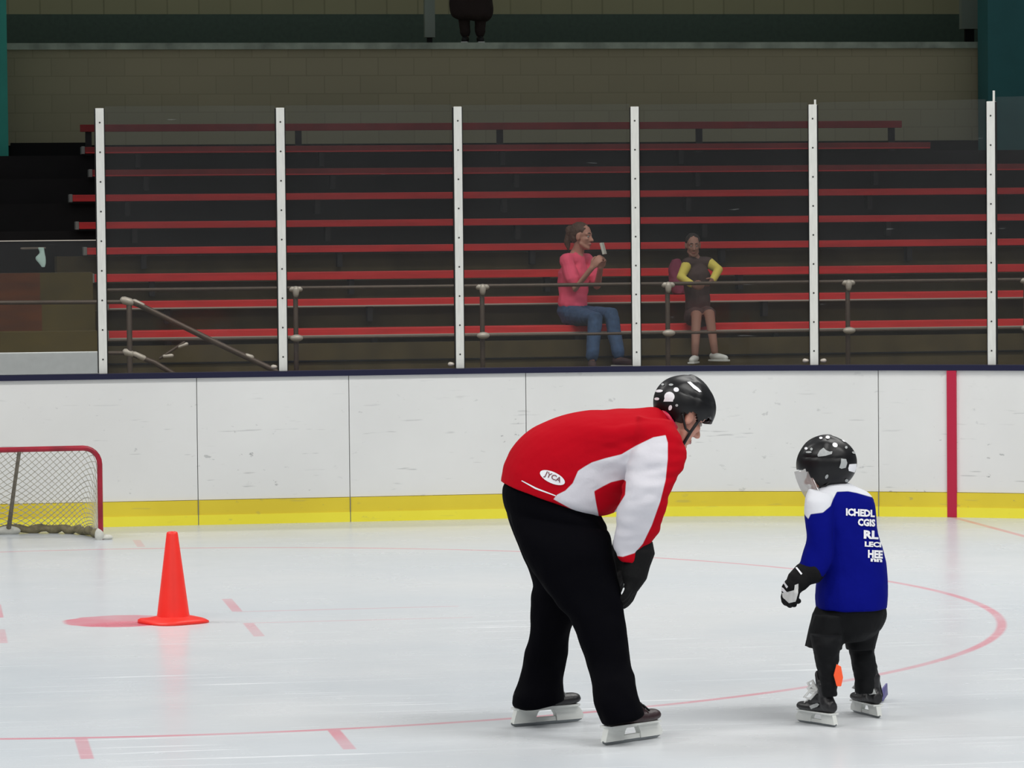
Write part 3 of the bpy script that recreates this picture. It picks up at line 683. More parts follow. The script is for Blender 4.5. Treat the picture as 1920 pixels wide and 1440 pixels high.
def skate(t, heel, toe_dir, s, bootm, lacem, big_laces=False, lean=0.0, name='skate', tilt=0.0, top=.265):
    """x forward; local origin under the heel on the ice"""
    X = Vector((toe_dir.x, toe_dir.y, 0)).normalized(); Z = UPV; Yv = Z.cross(X)
    if lean: Z = (UPV + Yv * lean).normalized(); Yv = Z.cross(X).normalized()
    if tilt: X = (X + UPV * tilt).normalized(); Z = X.cross(Yv).normalized()
    B = Matrix((X, Yv, Z)).transposed()
    T = Matrix.Translation(heel) @ B.to_4x4() @ Matrix.Scale(s, 4)
    def fin(bm): bmesh.ops.transform(bm, matrix=T, verts=bm.verts); return bm
    bm = bmesh.new()
    # foot
    rows = [(-.012, .105, .026, .03), (.0, .108, .034, .040), (.05, .104, .037, .036), (.11, .098, .040, .034), (.17, .094, .045, .030), (.22, .094, .046, .029), (.262, .096, .040, .026), (.284, .097, .024, .018)]
    rr = []
    for x, z, w, h in catmull(rows, 3):
        rr.append([bm.verts.new((x, w * math.cos(a), z + h * math.sin(a) * (1 if math.sin(a) > 0 else .75))) for a in [2 * math.pi * k / 18 for k in range(18)]])
    for a, b in zip(rr, rr[1:]):
        for k in range(18): bm.faces.new((a[k], a[(k + 1) % 18], b[(k + 1) % 18], b[k]))
    bm.faces.new(rr[0][::-1]); bm.faces.new(rr[-1])
    tube(bm, [(.038, 0, .12), (.055, 0, .16)] + ([(.058, 0, .22), (.060, 0, top)] if top > .2 else [(.06, 0, top)]), [.046, .041, .045, .048] if top > .2 else [.046, .038, .030], 18, True)
    tube(bm, [(.06, 0, .14), (.11, 0, .145), (.15, 0, .125), (.19, 0, .11)], [.035, .036, .032, .026], 14)
    if big_laces: tube(bm, [(.075, 0, .19), (.098, 0, .235), (.118, 0, .285)], [.030, .034, .026], 14, flat=.55)
    me = fuse(fin(bm), .004, 3); k = put(link(name, me, bootm, smooth=True), t)
    bm = bmesh.new(); add_box(bm, (.13, 0, .073), (.29, .066, .008)); fin(bm)
    sub(obj('outsole', bm, M['holder']), k)
    bm = bmesh.new()
    prism(bm, [(-.012, .072), (.10, .070), (.085, .052), (.075, .030), (.075, .014), (-.030, .014), (-.022, .040)], -.014, .014)
    prism(bm, [(.155, .070), (.272, .072), (.292, .050), (.302, .030), (.298, .014), (.175, .014), (.172, .040)], -.014, .014)
    prism(bm, [(.07, .032), (.18, .032), (.18, .014), (.07, .014)], -.009, .009)
    prism(bm, [(.08, .0715), (.165, .0715), (.165, .060), (.08, .060)], -.010, .010)
    sub(obj('blade_holder', fin(bm), M['holder']), k)
    bm = bmesh.new()
    prism(bm, [(-.034, .018), (-.032, .008), (-.015, .001), (.05, .0), (.22, .0), (.28, .002), (.300, .010), (.305, .020), (.29, .017), (0, .015)], -.0022, .0022)
    sub(obj('steel_runner', fin(bm), M['steel']), k)
    bm = bmesh.new()
    for i in range(7):
        x = .205 - i * .021; z = .128 + i * .0125 + (i > 3) * .012; w = .030
        tube(bm, [(x, -w, z - .006), (x, 0, z + .012), (x, w, z - .006)], .0042, 8)
    if big_laces:
        rnd = random.Random(5)
        for q in range(9):
            sg = 1 if q % 2 else -1; a0 = rnd.uniform(.5, 1.3); ln = rnd.uniform(.045, .075); c = Vector((.115 + .006 * (q % 3), .01 * sg, .185 + .006 * (q % 4)))
            e = Vector((math.cos(a0) * ln, sg * math.sin(a0) * ln, rnd.uniform(-.035, .035))); w = Vector((.0, .0, rnd.uniform(.018, .032)))
            tube(bm, [c, c + e * .5 + w, c + e, c + e * .55 - w, c - Vector((.004, 0, 0))], .0085, 8)
    sub(obj('laces', fin(bm), lacem, smooth=True), k)
    return k
def pattern_cloth(name, ca, cb, attr='pattern'):
    m = mat(name, ca, .85, spec=.1, bump=.2, bump_scale=30); nt = m.node_tree; g = NG(nt); b = nt.nodes['Principled BSDF']
    at = nt.nodes.new('ShaderNodeAttribute'); at.attribute_name = attr
    nt.links.new(g.mix(g.ramp(at.outputs['Fac'], -.0015, .0015), lin(ca), lin(cb)), b.inputs['Base Color']); return m
def sdist(p, poly):
    """signed distance in px, positive inside"""
    x, y = p; best = 1e9; ins = False; n = len(poly)
    for i in range(n):
        x1, y1 = poly[i]; x2, y2 = poly[(i + 1) % n]; dx, dy = x2 - x1, y2 - y1
        t = max(0, min(1, ((x - x1) * dx + (y - y1) * dy) / (dx * dx + dy * dy + 1e-9))); d = math.hypot(x - x1 - t * dx, y - y1 - t * dy); best = min(best, d)
        if (y1 > y) != (y2 > y) and x < x1 + (y - y1) / (y2 - y1) * dx: ins = not ins
    return best if ins else -best
def set_pattern(me, fn):
    a = me.attributes.new('pattern', 'FLOAT', 'POINT'); a.data.foreach_set('value', [fn(v.co) for v in me.vertices])
# ================================================================== COACH
DM = (depth(G(1183, 1392)) + depth(G(1030, 1360))) / 2
t = thing('person', G(1105, 1380), 'adult coach in red and white jersey bending with hands on knees', 'person', None)
nearZ, farZ = depth(G(1183, 1392)) - DM, depth(G(1030, 1360)) - DM
H = basis(view_dir(.74, .44, -.56), UPV); hc = P(1275, 779, DM + .03); HS = 1.03
# body (head, neck, trunk and limbs in one skin)
bm = bmesh.new(); head_into(bm, hc, H, HS)
tube(bm, [P(1215, 800, DM), P(1240, 800, DM + .005), hc - H.col[2] * .07 - H.col[0] * .02], [.075, .062, .058], 20)
tube(bm, [P(1050, 915, DM), P(1100, 860, DM), P(1180, 828, DM), P(1225, 815, DM)], [.10, .115, .11, .08], 20)
for sg, z, sh in ((-1, nearZ, -.19), (1, farZ, .19)):
    kx, ky, ax, ay = (1118, 1130, 1155, 1330) if sg < 0 else (1040, 1110, 1015, 1300)
    tube(bm, [P(1050, 940, DM + sg * .07), P(kx - 5, ky, DM + z * .7), P(ax, ay - 30, DM + z)], [.075, .05, .03], 16)
    o_ = -14 if sg > 0 else 0; tube(bm, [P(1218 + o_, 818, DM + sh), P(1222 + o_, 890, DM + sh * 1.2), P(1204 + o_, 965, DM + sh * 1.24), P(1184 + o_, 1040, DM + sh * 1.06)], [.055, .045, .038, .028], 14)
body = put(link('body', fuse(bm, .005, 3), M['skin'], smooth=True), t)
face_parts(t, hc, H, HS)
bm = bmesh.new()
ell(bm, Vector(hc) + H @ Vector((-.03, 0, .01)), (.08, .079, .068), H, 24)
put(link('hair', fuse(bm, .005, 1), M['hairdark'], smooth=True), t)['label'] = 'short dark hair below the helmet'
# jersey
torso = [(939, 903, 1118, 966, 0, .19), (941, 892, 1138, 965, 0, .20), (946, 865, 1152, 960, 0, .205), (963, 835, 1166, 950, 0, .21), (990, 808, 1180, 938, 0, .215), (1030, 787, 1196, 922, 0, .22),
         (1080, 773, 1214, 902, 0, .235), (1137, 767, 1236, 882, 0, .245), (1188, 767, 1256, 862, 0, .235), (1222, 764, 1268, 838, 0, .17), (1243, 771, 1264, 812, .01, .085), (1252, 778, 1266, 804, .015, .07)]
arm = [(1196, 778, 1262, 790, .035, .06), (1186, 810, 1279, 818, 0, .085), (1180, 850, 1286, 848, -.02, .09), (1173, 895, 1275, 890, -.04, .085), (1168, 930, 1259, 928, -.05, .08), (1158, 962, 1248, 962, -.045, .072), (1153, 997, 1233, 991, -.02, .062), (1151, 1026, 1217, 1020, .0, .055), (1157, 1048, 1203, 1050, .0, .048), (1166, 1056, 1196, 1058, .0, .042)]
bm = bmesh.new(); loft(bm, torso, DM, 36)
loft(bm, arm, DM - .20, 28)
loft(bm, [(a - 6 if i < 3 else a + 8, b - 4, c - 8 if i < 4 else c - 22, e - 3, -f, g) for i, (a, b, c, e, f, g) in enumerate(arm)], DM + .20, 28)
me = fuse(bm, .006, 5)
wrinkle(me, .012, (6, 6, 14), 3.1, lambda c: max(.2, min(1, (pix(c)[0] - 1080) / 80)))
WHITE = [(1084, 883), (1096, 875), (1110, 867), (1136, 859), (1165, 852), (1192, 836), (1225, 820), (1248, 816), (1252, 830), (1252, 860), (1248, 900), (1238, 940), (1222, 985), (1205, 1020), (1190, 1037), (1168, 1044), (1140, 1040), (1135, 1000), (1152, 960),
         (1172, 928), (1174, 902), (1168, 899), (1146, 904), (1132, 911), (1114, 921), (1117, 940), (1125, 980), (1105, 972), (1085, 962), (1038, 936), (1044, 928), (1060, 920), (1074, 906), (1080, 892)]
BELLY = [(1114, 920), (1132, 909), (1169, 899), (1176, 905), (1172, 931), (1161, 955), (1135, 972), (1122, 962), (1116, 938)]
DPX = FPX / DM
set_pattern(me, lambda c: sdist(pix(c), WHITE) / DPX)
jersey = put(link('jersey', me, pattern_cloth('red_white_jersey_cloth', (178, 3, 24), (211, 209, 216)), smooth=True), t); jersey['label'] = 'red and white long sleeved jersey'
jb = ov(me)
sub(print_on('piping', poly2([(979, 900.5), (1005, 914), (1042, 928.5), (1042, 930.5), (1004, 917), (978, 902)]), jb, M['decal_white'], None), jersey)
lg = print_on('logo_oval', poly2(oval(1036, 895.5, 25, 10.5, .42, 28)), jb, M['decal_white'], None, .003); sub(lg, jersey); lg['label'] = 'white oval logo'
lt = print_on('logo_lettering', text2('JYCA', 1020, 889, 1053, 902, rot=.42), jb, mat('dark_red_print', (120, 70, 76), .5), None, .0045, 2); sub(lt, jersey)
# collar
bm = bmesh.new(); cc = [P(1241, 768, DM - .03), P(1253, 781, DM - .075), P(1266, 800, DM - .06), P(1270, 806, DM + .02), P(1258, 785, DM + .09), P(1238, 768, DM + .05), P(1236, 765, DM), P(1241, 768, DM - .03)]
tube(bm, cc, .009, 8, False); sub(obj('collar', bm, M['red_line'], smooth=True), jersey)
# trousers
near = [(946, 925, 1120, 985, .06, .10), (958, 975, 1143, 1000, .03, .12), (974, 1020, 1150, 1030, .0, .125), (1000, 1075, 1160, 1085, -.0, .115), (1040, 1130, 1169, 1137, 0, .105), (1070, 1165, 1175, 1170, 0, .10), (1089, 1209, 1179, 1218, 0, .095), (1100, 1248, 1182, 1246, 0, .092), (1107, 1284, 1190, 1272, -.02, .10), (1114, 1318, 1196, 1302, -.04, .11), (1126, 1350, 1208, 1334, -.05, .115), (1130, 1358, 1206, 1340, -.05, .11)]
far = [(942, 925, 1100, 975, -.04, .10), (952, 970, 1110, 1000, -.02, .12), (976, 1030, 1105, 1050, 0, .12), (1001, 1090, 1095, 1105, 0, .105), (996, 1120, 1086, 1135, 0, .10), (994, 1159, 1078, 1163, 0, .095), (993, 1195, 1069, 1187, 0, .092), (984, 1225, 1065, 1218, 0, .092), (979, 1250, 1059, 1245, 0, .092), (970, 1286, 1054, 1272, -.02, .10), (960, 1308, 1056, 1297, -.03, .11), (961, 1325, 1058, 1312, -.03, .11), (980, 1331, 1056, 1314, -.03, .10)]
def lean(sec, z):
    n = len(sec) - 1; return [(a, b, c, d, f + z * (.35 + .65 * min(1, i / n * 1.3)), g) for i, (a, b, c, d, f, g) in enumerate(sec)]
bm = bmesh.new(); loft(bm, [(955, 893, 1120, 950, 0, .165), (942, 915, 1130, 972, 0, .185), (945, 950, 1138, 990, 0, .19), (962, 990, 1135, 1020, 0, .16)], DM, 32)
loft(bm, lean(near, nearZ), DM, 28); loft(bm, lean(far, farZ), DM, 28)
me = fuse(bm, .006, 4); wrinkle(me, .008, (9, 9, 6), 1.0, lambda c: min(1, max(0, (1.0 - c.z) / .3)))
tr = put(link('trousers', me, M['trousers'], smooth=True), t)
# gloves
def glove(t, w, X, Z, s, curl, mats, thumb=1, fat=1.7, cufflen=.09, cuffto=None):
    X = X.normalized(); Yv = Z.cross(X).normalized() * thumb; Z = X.cross(Yv).normalized() * thumb
    bm = bmesh.new(); hand_into(bm, w, X, Yv, Z, s, curl, fat)
    w = Vector(w); K = X if cuffto is None else (w - Vector(cuffto)).normalized()
    tube(bm, [w + X * .03 * s, w - K * .02 * s, w - K * cufflen * s], [.040 * s * fat ** .3, .042 * s * fat ** .3, .05 * s * fat ** .25], 18)
    return put(link('glove', fuse(bm, .004, 2), mats, smooth=True), t)
g1 = glove(t, P(1192, 1066, DM - .185), P(1181, 1122, DM - .18) - P(1194, 1062, DM - .185), view_dir(.9, -.35, .15), 1.05, .30, M['glove'], 1, 2.0, .07)
g2 = glove(t, P(1166, 1062, DM + .215), P(1150, 1120, DM + .20) - P(1166, 1060, DM + .215), view_dir(.9, .35, .15), 1.05, .30, M['glove'], -1, 2.0)
bv = ov(g1.data); 
sub(print_on('stripe', poly2([(1168, 1100), (1170, 1094), (1171.5, 1095), (1168.5, 1111), (1166, 1112)]), bv, M['decal_grey'], None), g1)
# helmet, its logo and pale patches laid on the shell
h = helmet(t, hc, H, 1.06); hb = ov(h.data)
for nm, pl, mt in (('pale_patch', oval(1255.5, 744, 9.5, 9), M['decal_white']), ('pale_patch', [(1244.5, 753), (1250, 738), (1262, 746), (1262, 753)], M['decal_white']), ('pale_patch', oval(1236.5, 733.5, 7, 2.6, -.05), M['decal_white']), ('pale_patch', oval(1232.5, 748, 4.5, 2.6), M['decal_white']),
                   ('pale_patch', oval(1268, 731, 4.8, 4.2), M['decal_white']), ('pale_patch', oval(1258.5, 722, 4.2, 2), M['decal_grey']), ('pale_patch', oval(1243, 721.5, 2.6, 2), M['decal_grey']), ('pale_patch', oval(1257, 764.5, 3.2, 5, .3), M['decal_white']), ('pale_patch', oval(1269, 760, 2.6, 2.4), M['decal_grey']),
                   ('logo', [(1288, 717), (1294, 716), (1301, 722), (1310, 729), (1315, 735), (1311, 736), (1300, 729)], M['decal_white'])):
    try: sub(print_on(nm, poly2(pl), hb, mt, None, .0025), h)
    except Exception as e: print('decal', nm, e)
bm = bmesh.new(); tube(bm, [P(1303, 718, DM - .0), P(1320, 739, DM + .0)], .006, 8); sub(obj('visor_mount', bm, M['shell'], smooth=True), h)
# skates
xn = (G(1237, 1383) - G(1136, 1398)).normalized(); xf = (G(1102, 1352) - G(962, 1364)).normalized()
skate(t, G(1141, 1397), xn, .98, M['boot_brown'], M['glove'], top=.17)
skate(t, G(972, 1362.5), xf, 1.0, M['boot'], M['decal_grey'], top=.17)

# ================================================================== YOUNG SKATER
DK = (depth(G(1540, 1360)) + depth(G(1625, 1345))) / 2; kn, kf = depth(G(1535, 1362)) - DK, depth(G(1625, 1345)) - DK
t = thing('person', G(1580, 1355), 'small child skater in blue and white jersey seen from behind', 'person', None)
H = basis(view_dir(-.93, .30, -.20), UPV); hc = P(1552, 886, DK); KS = .86
bm = bmesh.new(); head_into(bm, hc, H, KS)
tube(bm, [P(1570, 960, DK), P(1566, 925, DK), hc - H.col[2] * .05 - H.col[0] * .02], [.07, .05, .046], 16)
tube(bm, [P(1590, 1140, DK), P(1590, 1050, DK), P(1580, 960, DK)], [.09, .09, .09], 16)
tube(bm, [P(1535, 945, DK - .07), P(1536, 1040, DK - .12), P(1512, 1070, DK - .135)], [.038, .03, .02], 12)
tube(bm, [P(1620, 950, DK + .06), P(1625, 1003, DK + .115), P(1615, 1060, DK + .215)], [.036, .028, .02], 12)
for sg, z, kx in ((-1, kn, 1550), (1, kf, 1615)): tube(bm, [P(1590 + sg * 14, 1150, DK + sg * .05), P(kx + sg * 1 + 1, 1220, DK + z), P(kx + 4, 1290, DK + z)], [.042, .034, .022], 12)
put(link('body', fuse(bm, .005, 3), M['skin'], smooth=True), t); face_parts(t, hc, H, KS)
bm = bmesh.new(); ell(bm, Vector(hc) + H @ (Vector((-.03, 0, .0)) * KS), [x * KS for x in (.079, .080, .078)], H, 24); put(link('hair', fuse(bm, .005, 1), M['hairdark'], smooth=True), t)
torso = [(1551, 903, 1592, 906, .0, .06), (1534, 912, 1608, 914, 0, .085), (1519, 928, 1630, 926, 0, .105), (1512, 948, 1640, 945, 0, .12), (1514, 975, 1644, 975, 0, .13), (1524, 1010, 1648, 1003, 0, .135), (1531, 1050, 1659, 1043, 0, .14), (1532, 1085, 1664, 1080, 0, .145), (1529, 1115, 1665, 1112, 0, .15), (1531, 1140, 1662, 1139, 0, .152)]
bm = bmesh.new(); loft(bm, torso, DK, 36, p=2.5)
loft(bm, [(1518, 918, 1566, 925, .03, .05), (1509, 938, 1564, 940, 0, .062), (1508, 975, 1562, 975, -.02, .06), (1511, 1010, 1560, 1012, -.03, .056), (1506, 1032, 1560, 1050, -.035, .054), (1501, 1045, 1546, 1080, -.04, .05), (1498, 1054, 1532, 1088, -.04, .046), (1492, 1060, 1518, 1094, -.04, .042)], DK - .09, 24)
loft(bm, [(1600, 925, 1638, 935, 0, .05), (1602, 960, 1643, 965, .02, .06), (1606, 1000, 1646, 1005, .06, .055), (1600, 1035, 1648, 1040, .12, .05), (1596, 1050, 1640, 1070, .17, .045)], DK + .05, 20)
me = fuse(bm, .005, 4); wrinkle(me, .006, (10, 10, 7), 5.0)
YOKE = [(1480, 890), (1700, 890), (1700, 929), (1634, 932), (1606, 924), (1590, 921), (1569, 922), (1562, 936), (1557, 949), (1543, 961), (1520, 964), (1515.5, 973), (1507, 963), (1490, 962)]
yk = lambda c: sdist(pix(c), YOKE) / DPX
set_pattern(me, yk)
jersey = put(link('jersey', me, pattern_cloth('blue_white_jersey_cloth', (2, 10, 116), (212, 214, 220)), smooth=True), t); jersey['label'] = 'royal blue jersey with white shoulder yoke'
jb = ov(me)
for s_, a in (('ICHEDL', (1586, 953, 1639, 967)), ('CGIS', (1608, 972, 1640, 986)), ('RL', (1619, 994, 1646, 1010)), ('LECI', (1621, 1015, 1651, 1025)), ('HEE', (1627, 1031, 1654, 1046)), ('nn', (1632, 1047, 1653, 1053))):
    sub(print_on('back_lettering', text2(s_, *a, slant=.06, bold=.05), jb, M['decal_white'], None, .003, 2), jersey)
# padded pants
bm = bmesh.new(); loft(bm, [(1535, 1125, 1658, 1125, 0, .13), (1528, 1142, 1662, 1142, 0, .14), (1521, 1162, 1660, 1160, 0, .135), (1520, 1185, 1648, 1183, 0, .12), (1540, 1204, 1625, 1200, 0, .09)], DK, 32)
loft(bm, [(1524, 1150, 1592, 1152, 0, .10), (1515, 1183, 1584, 1186, 0, .105), (1508, 1213, 1578, 1216, -.01, .125)], DK - .05, 24)
loft(bm, [(1592, 1150, 1658, 1150, 0, .09), (1588, 1178, 1650, 1178, 0, .095), (1584, 1200, 1643, 1198, 0, .09), (1587, 1217, 1640, 1216, 0, .085)], DK + .06, 24)
me = fuse(bm, .005, 3); wrinkle(me, .006, (12, 12, 8), 2.0); put(link('hockey_pants', me, M['kidpants'], smooth=True), t)
for z, sec in ((kn, [(1518, 1188, 1578, 1190, 0.02, .085), (1520, 1208, 1576, 1210, 0, .08), (1527, 1232, 1573, 1234, 0, .066), (1533, 1256, 1572, 1257, 0, .055), (1538, 1284, 1570, 1284, 0, .046), (1540, 1305, 1568, 1305, 0, .044)]),
               (kf, [(1590, 1205, 1638, 1205, 0, .07), (1595, 1235, 1642, 1233, 0, .066), (1600, 1256, 1644, 1252, 0, .06), (1602, 1280, 1640, 1276, 0, .05), (1604, 1300, 1638, 1298, 0, .044)])):
    bm = bmesh.new(); loft(bm, sec, DK + z, 22); me = fuse(bm, .005, 3); wrinkle(me, .007, (14, 14, 22), 1.0); sk = put(link('sock', me, M['kidpants'], smooth=True), t)
    if z == kn:
        b1 = ov(me); o1 = print_on('orange_tag', poly2([(1563, 1246), (1568, 1250), (1573, 1262), (1570, 1286), (1564, 1285), (1558, 1267)]), b1, M['orange'], None, .006); sub(o1, sk)
        bm = bmesh.new(); prism(bm, [(0, 0), (.012, .045), (.030, .035), (.038, -.01), (.030, -.045), (.012, -.045)], -.004, .004)
        Q = Matrix.Translation(P(1563, 1266, DK + kn - .065)) @ Matrix((IR, ID, UPV)).transposed().to_4x4(); bmesh.ops.transform(bm, matrix=Q, verts=bm.verts); bevel(bm, .0015, 1); ot = sub(obj('flap_tag', bm, M['orange']), sk); ot['label'] = 'orange tag on the back of the calf'
        bpy.data.objects.remove(o1)
# gloves
wx = P(1478, 1121, DK - .16) - P(1507, 1071, DK - .13)
g1 = glove(t, P(1500, 1081, DK - .135), wx, view_dir(-.62, -.72, .25), .86, .62, M['glove'], -1, 2.8, .07, P(1540, 1062, DK - .12))
g2 = glove(t, P(1612, 1068, DK + .235), P(1596, 1105, DK + .26) - P(1612, 1068, DK + .235), view_dir(.1, .9, .3), .78, .9, M['glove'], 1, 2.2, .09)
gb = ov(g1.data)
for pl, mt in (([(1492, 1065), (1495, 1064), (1504.5, 1076), (1502, 1078)], M['decal_white']), ([(1466, 1089), (1469.5, 1088), (1478.5, 1100), (1476, 1103)], M['decal_white']), ([(1462, 1099), (1465, 1099), (1480, 1113), (1476, 1115), (1464, 1106)], M['decal_white']),
               ([(1467, 1112), (1478, 1119), (1486, 1119), (1489, 1106), (1490, 1097), (1497, 1094), (1496, 1112), (1492, 1127), (1480, 1130), (1468, 1120)], M['glove_white'])):
    try: sub(print_on('stripe' if mt is M['decal_white'] else 'palm_panel', poly2(pl), gb, mt, None, .003), g1)
    except Exception as e: print('glove decal', e)
# helmet, marks, face shield
h = helmet(t, hc, H, KS * 1.03, True, .042); hb = ov(h.data)
X3 = lambda x, y: (1480 + x / 10.29, 800 + y / 10.29)
for nm, pl, mt in (('pale_patch', oval(*X3(740, 212), 3.8, 2.8), M['decal_white']), ('pale_patch', oval(*X3(610, 225), 3, 2.2), M['decal_white']), ('pale_patch', oval(*X3(880, 360), 5, 4, .5), M['decal_white']), ('pale_patch', oval(*X3(1050, 272), 4, 2.4, .5), M['decal_white']), ('pale_patch', oval(*X3(1092, 405), 2.3, 2.6), M['decal_grey']),
                   ('pale_patch', oval(*X3(1215, 400), 3, 2.3), M['decal_grey']), ('pale_patch', oval(*X3(1235, 505), 3.4, 2, .3), M['decal_grey']), ('pale_patch', oval(*X3(330, 425), 3, 2.4), M['decal_white']), ('pale_patch', oval(*X3(432, 438), 2.4, 2.6), M['decal_grey']), ('pale_patch', oval(*X3(380, 495), 5.5, 1.8), M['decal_grey']),
                   ('logo', [X3(*q) for q in ((545, 550), (700, 525), (790, 490), (700, 455), (660, 410), (590, 465), (700, 490), (830, 480), (820, 530), (700, 565), (560, 580))], M['decal_grey']),
                   ('badge', [X3(*q) for q in ((995, 620), (1090, 625), (1112, 700), (1085, 790), (1000, 810), (960, 790), (990, 700))], M['decal_grey']), ('sticker', [X3(*q) for q in ((1150, 725), (1290, 715), (1285, 800), (1250, 880), (1140, 850), (1130, 800))], M['decal_white']),
                   ('screw', oval(*X3(722, 960), 2.6, 4.4, .5), M['decal_grey']), ('screw', oval(*X3(1100, 1035), 3, 3), M['decal_grey'])):
    try: sub(print_on(nm, poly2(pl), hb, mt, None, .0025, 2), h)
    except Exception as e: print('decal', nm, e)
bm = bmesh.new(); rows = []
for j in range(13):
    v = j / 12; row = []
    for i in range(25):
        a = math.radians(-82 + 164 * i / 24); r = .125 * (1 - .10 * v ** 2); z = .035 - v * .165; xx = .012 + r * math.cos(a) + (.020 - .03 * v * v)
        row.append(bm.verts.new(Vector(hc) + H @ (Vector((xx, (r * .86 - .012 * v) * math.sin(a), z)) * KS)))
    rows.append(row)
for a, b in zip(rows, rows[1:]):
    for i in range(24): bm.faces.new((a[i], a[i + 1], b[i + 1], b[i]))
bmesh.ops.solidify(bm, geom=bm.faces, thickness=.002)
vz = sub(obj('face_shield', bm, M['clear'], smooth=True), h); vz['label'] = 'clear plastic full face shield'
bm = bmesh.new(); ell(bm, Vector(hc) + H @ (Vector((.075, 0, -.105)) * KS), (.022, .03, .018), H, 16); sub(obj('chin_cup', bm, M['holder'], smooth=True), h)
# skates
xk = (G(1487, 1352) - G(1565, 1364)).normalized(); xk2 = (G(1603, 1337) - G(1652, 1349)).normalized()
X4 = lambda x, y: (1430 + x / 4.646, 1080 + y / 4.646)
ka = skate(t, G(1561, 1363), xk, .72, M['boot'], M['lace'], True, top=.225)
kb = skate(t, G(1645, 1346), xk2, .72, M['boot'], M['lace'], True, top=.225)
for kk, pts in ((ka, ((410, 1135), (480, 1105), (500, 1120), (480, 1140), (425, 1158))), (kb, ((850, 950), (960, 965), (990, 1030), (935, 1038), (885, 990))), (kb, ((800, 1140), (830, 1080), (848, 1140)))):
    sub(print_on('side_panel', poly2([X4(*q) for q in pts]), ov(kk.data), M['decal_grey'], None, .003, 2), kk)
# stick held in front, its blade showing behind the right foot
st = thing('hockey_stick', G(1652, 1322), 'child hockey stick with purple blade behind the small skater\'s right foot', 'stick')
bl = G(1652, 1318); hl = bl + Vector((0, 0, .03)); grip = hl.lerp(P(1604, 1088, DK + .262), 1.18)
bm = bmesh.new(); tube(bm, [hl, hl.lerp(grip, .5), grip], .009, 8, flat=1.5); put(obj('shaft', bm, M['glove'], smooth=True), st)
bm = bmesh.new(); A = P(1646, 1300, depth(bl)); B_ = P(1661, 1281, depth(bl) + .12); C_ = P(1662, 1302, depth(bl) + .12); D_ = P(1653, 1315, depth(bl))
vs = [bm.verts.new(p) for p in (A, B_, C_, D_)] + [bm.verts.new(p + IR * .006 + ID * -.004) for p in (A, B_, C_, D_)]
for q in ((0, 1, 2, 3), (7, 6, 5, 4), (0, 4, 5, 1), (1, 5, 6, 2), (2, 6, 7, 3), (3, 7, 4, 0)): bm.faces.new([vs[i] for i in q])
put(obj('blade', bm, M['purple']), st)

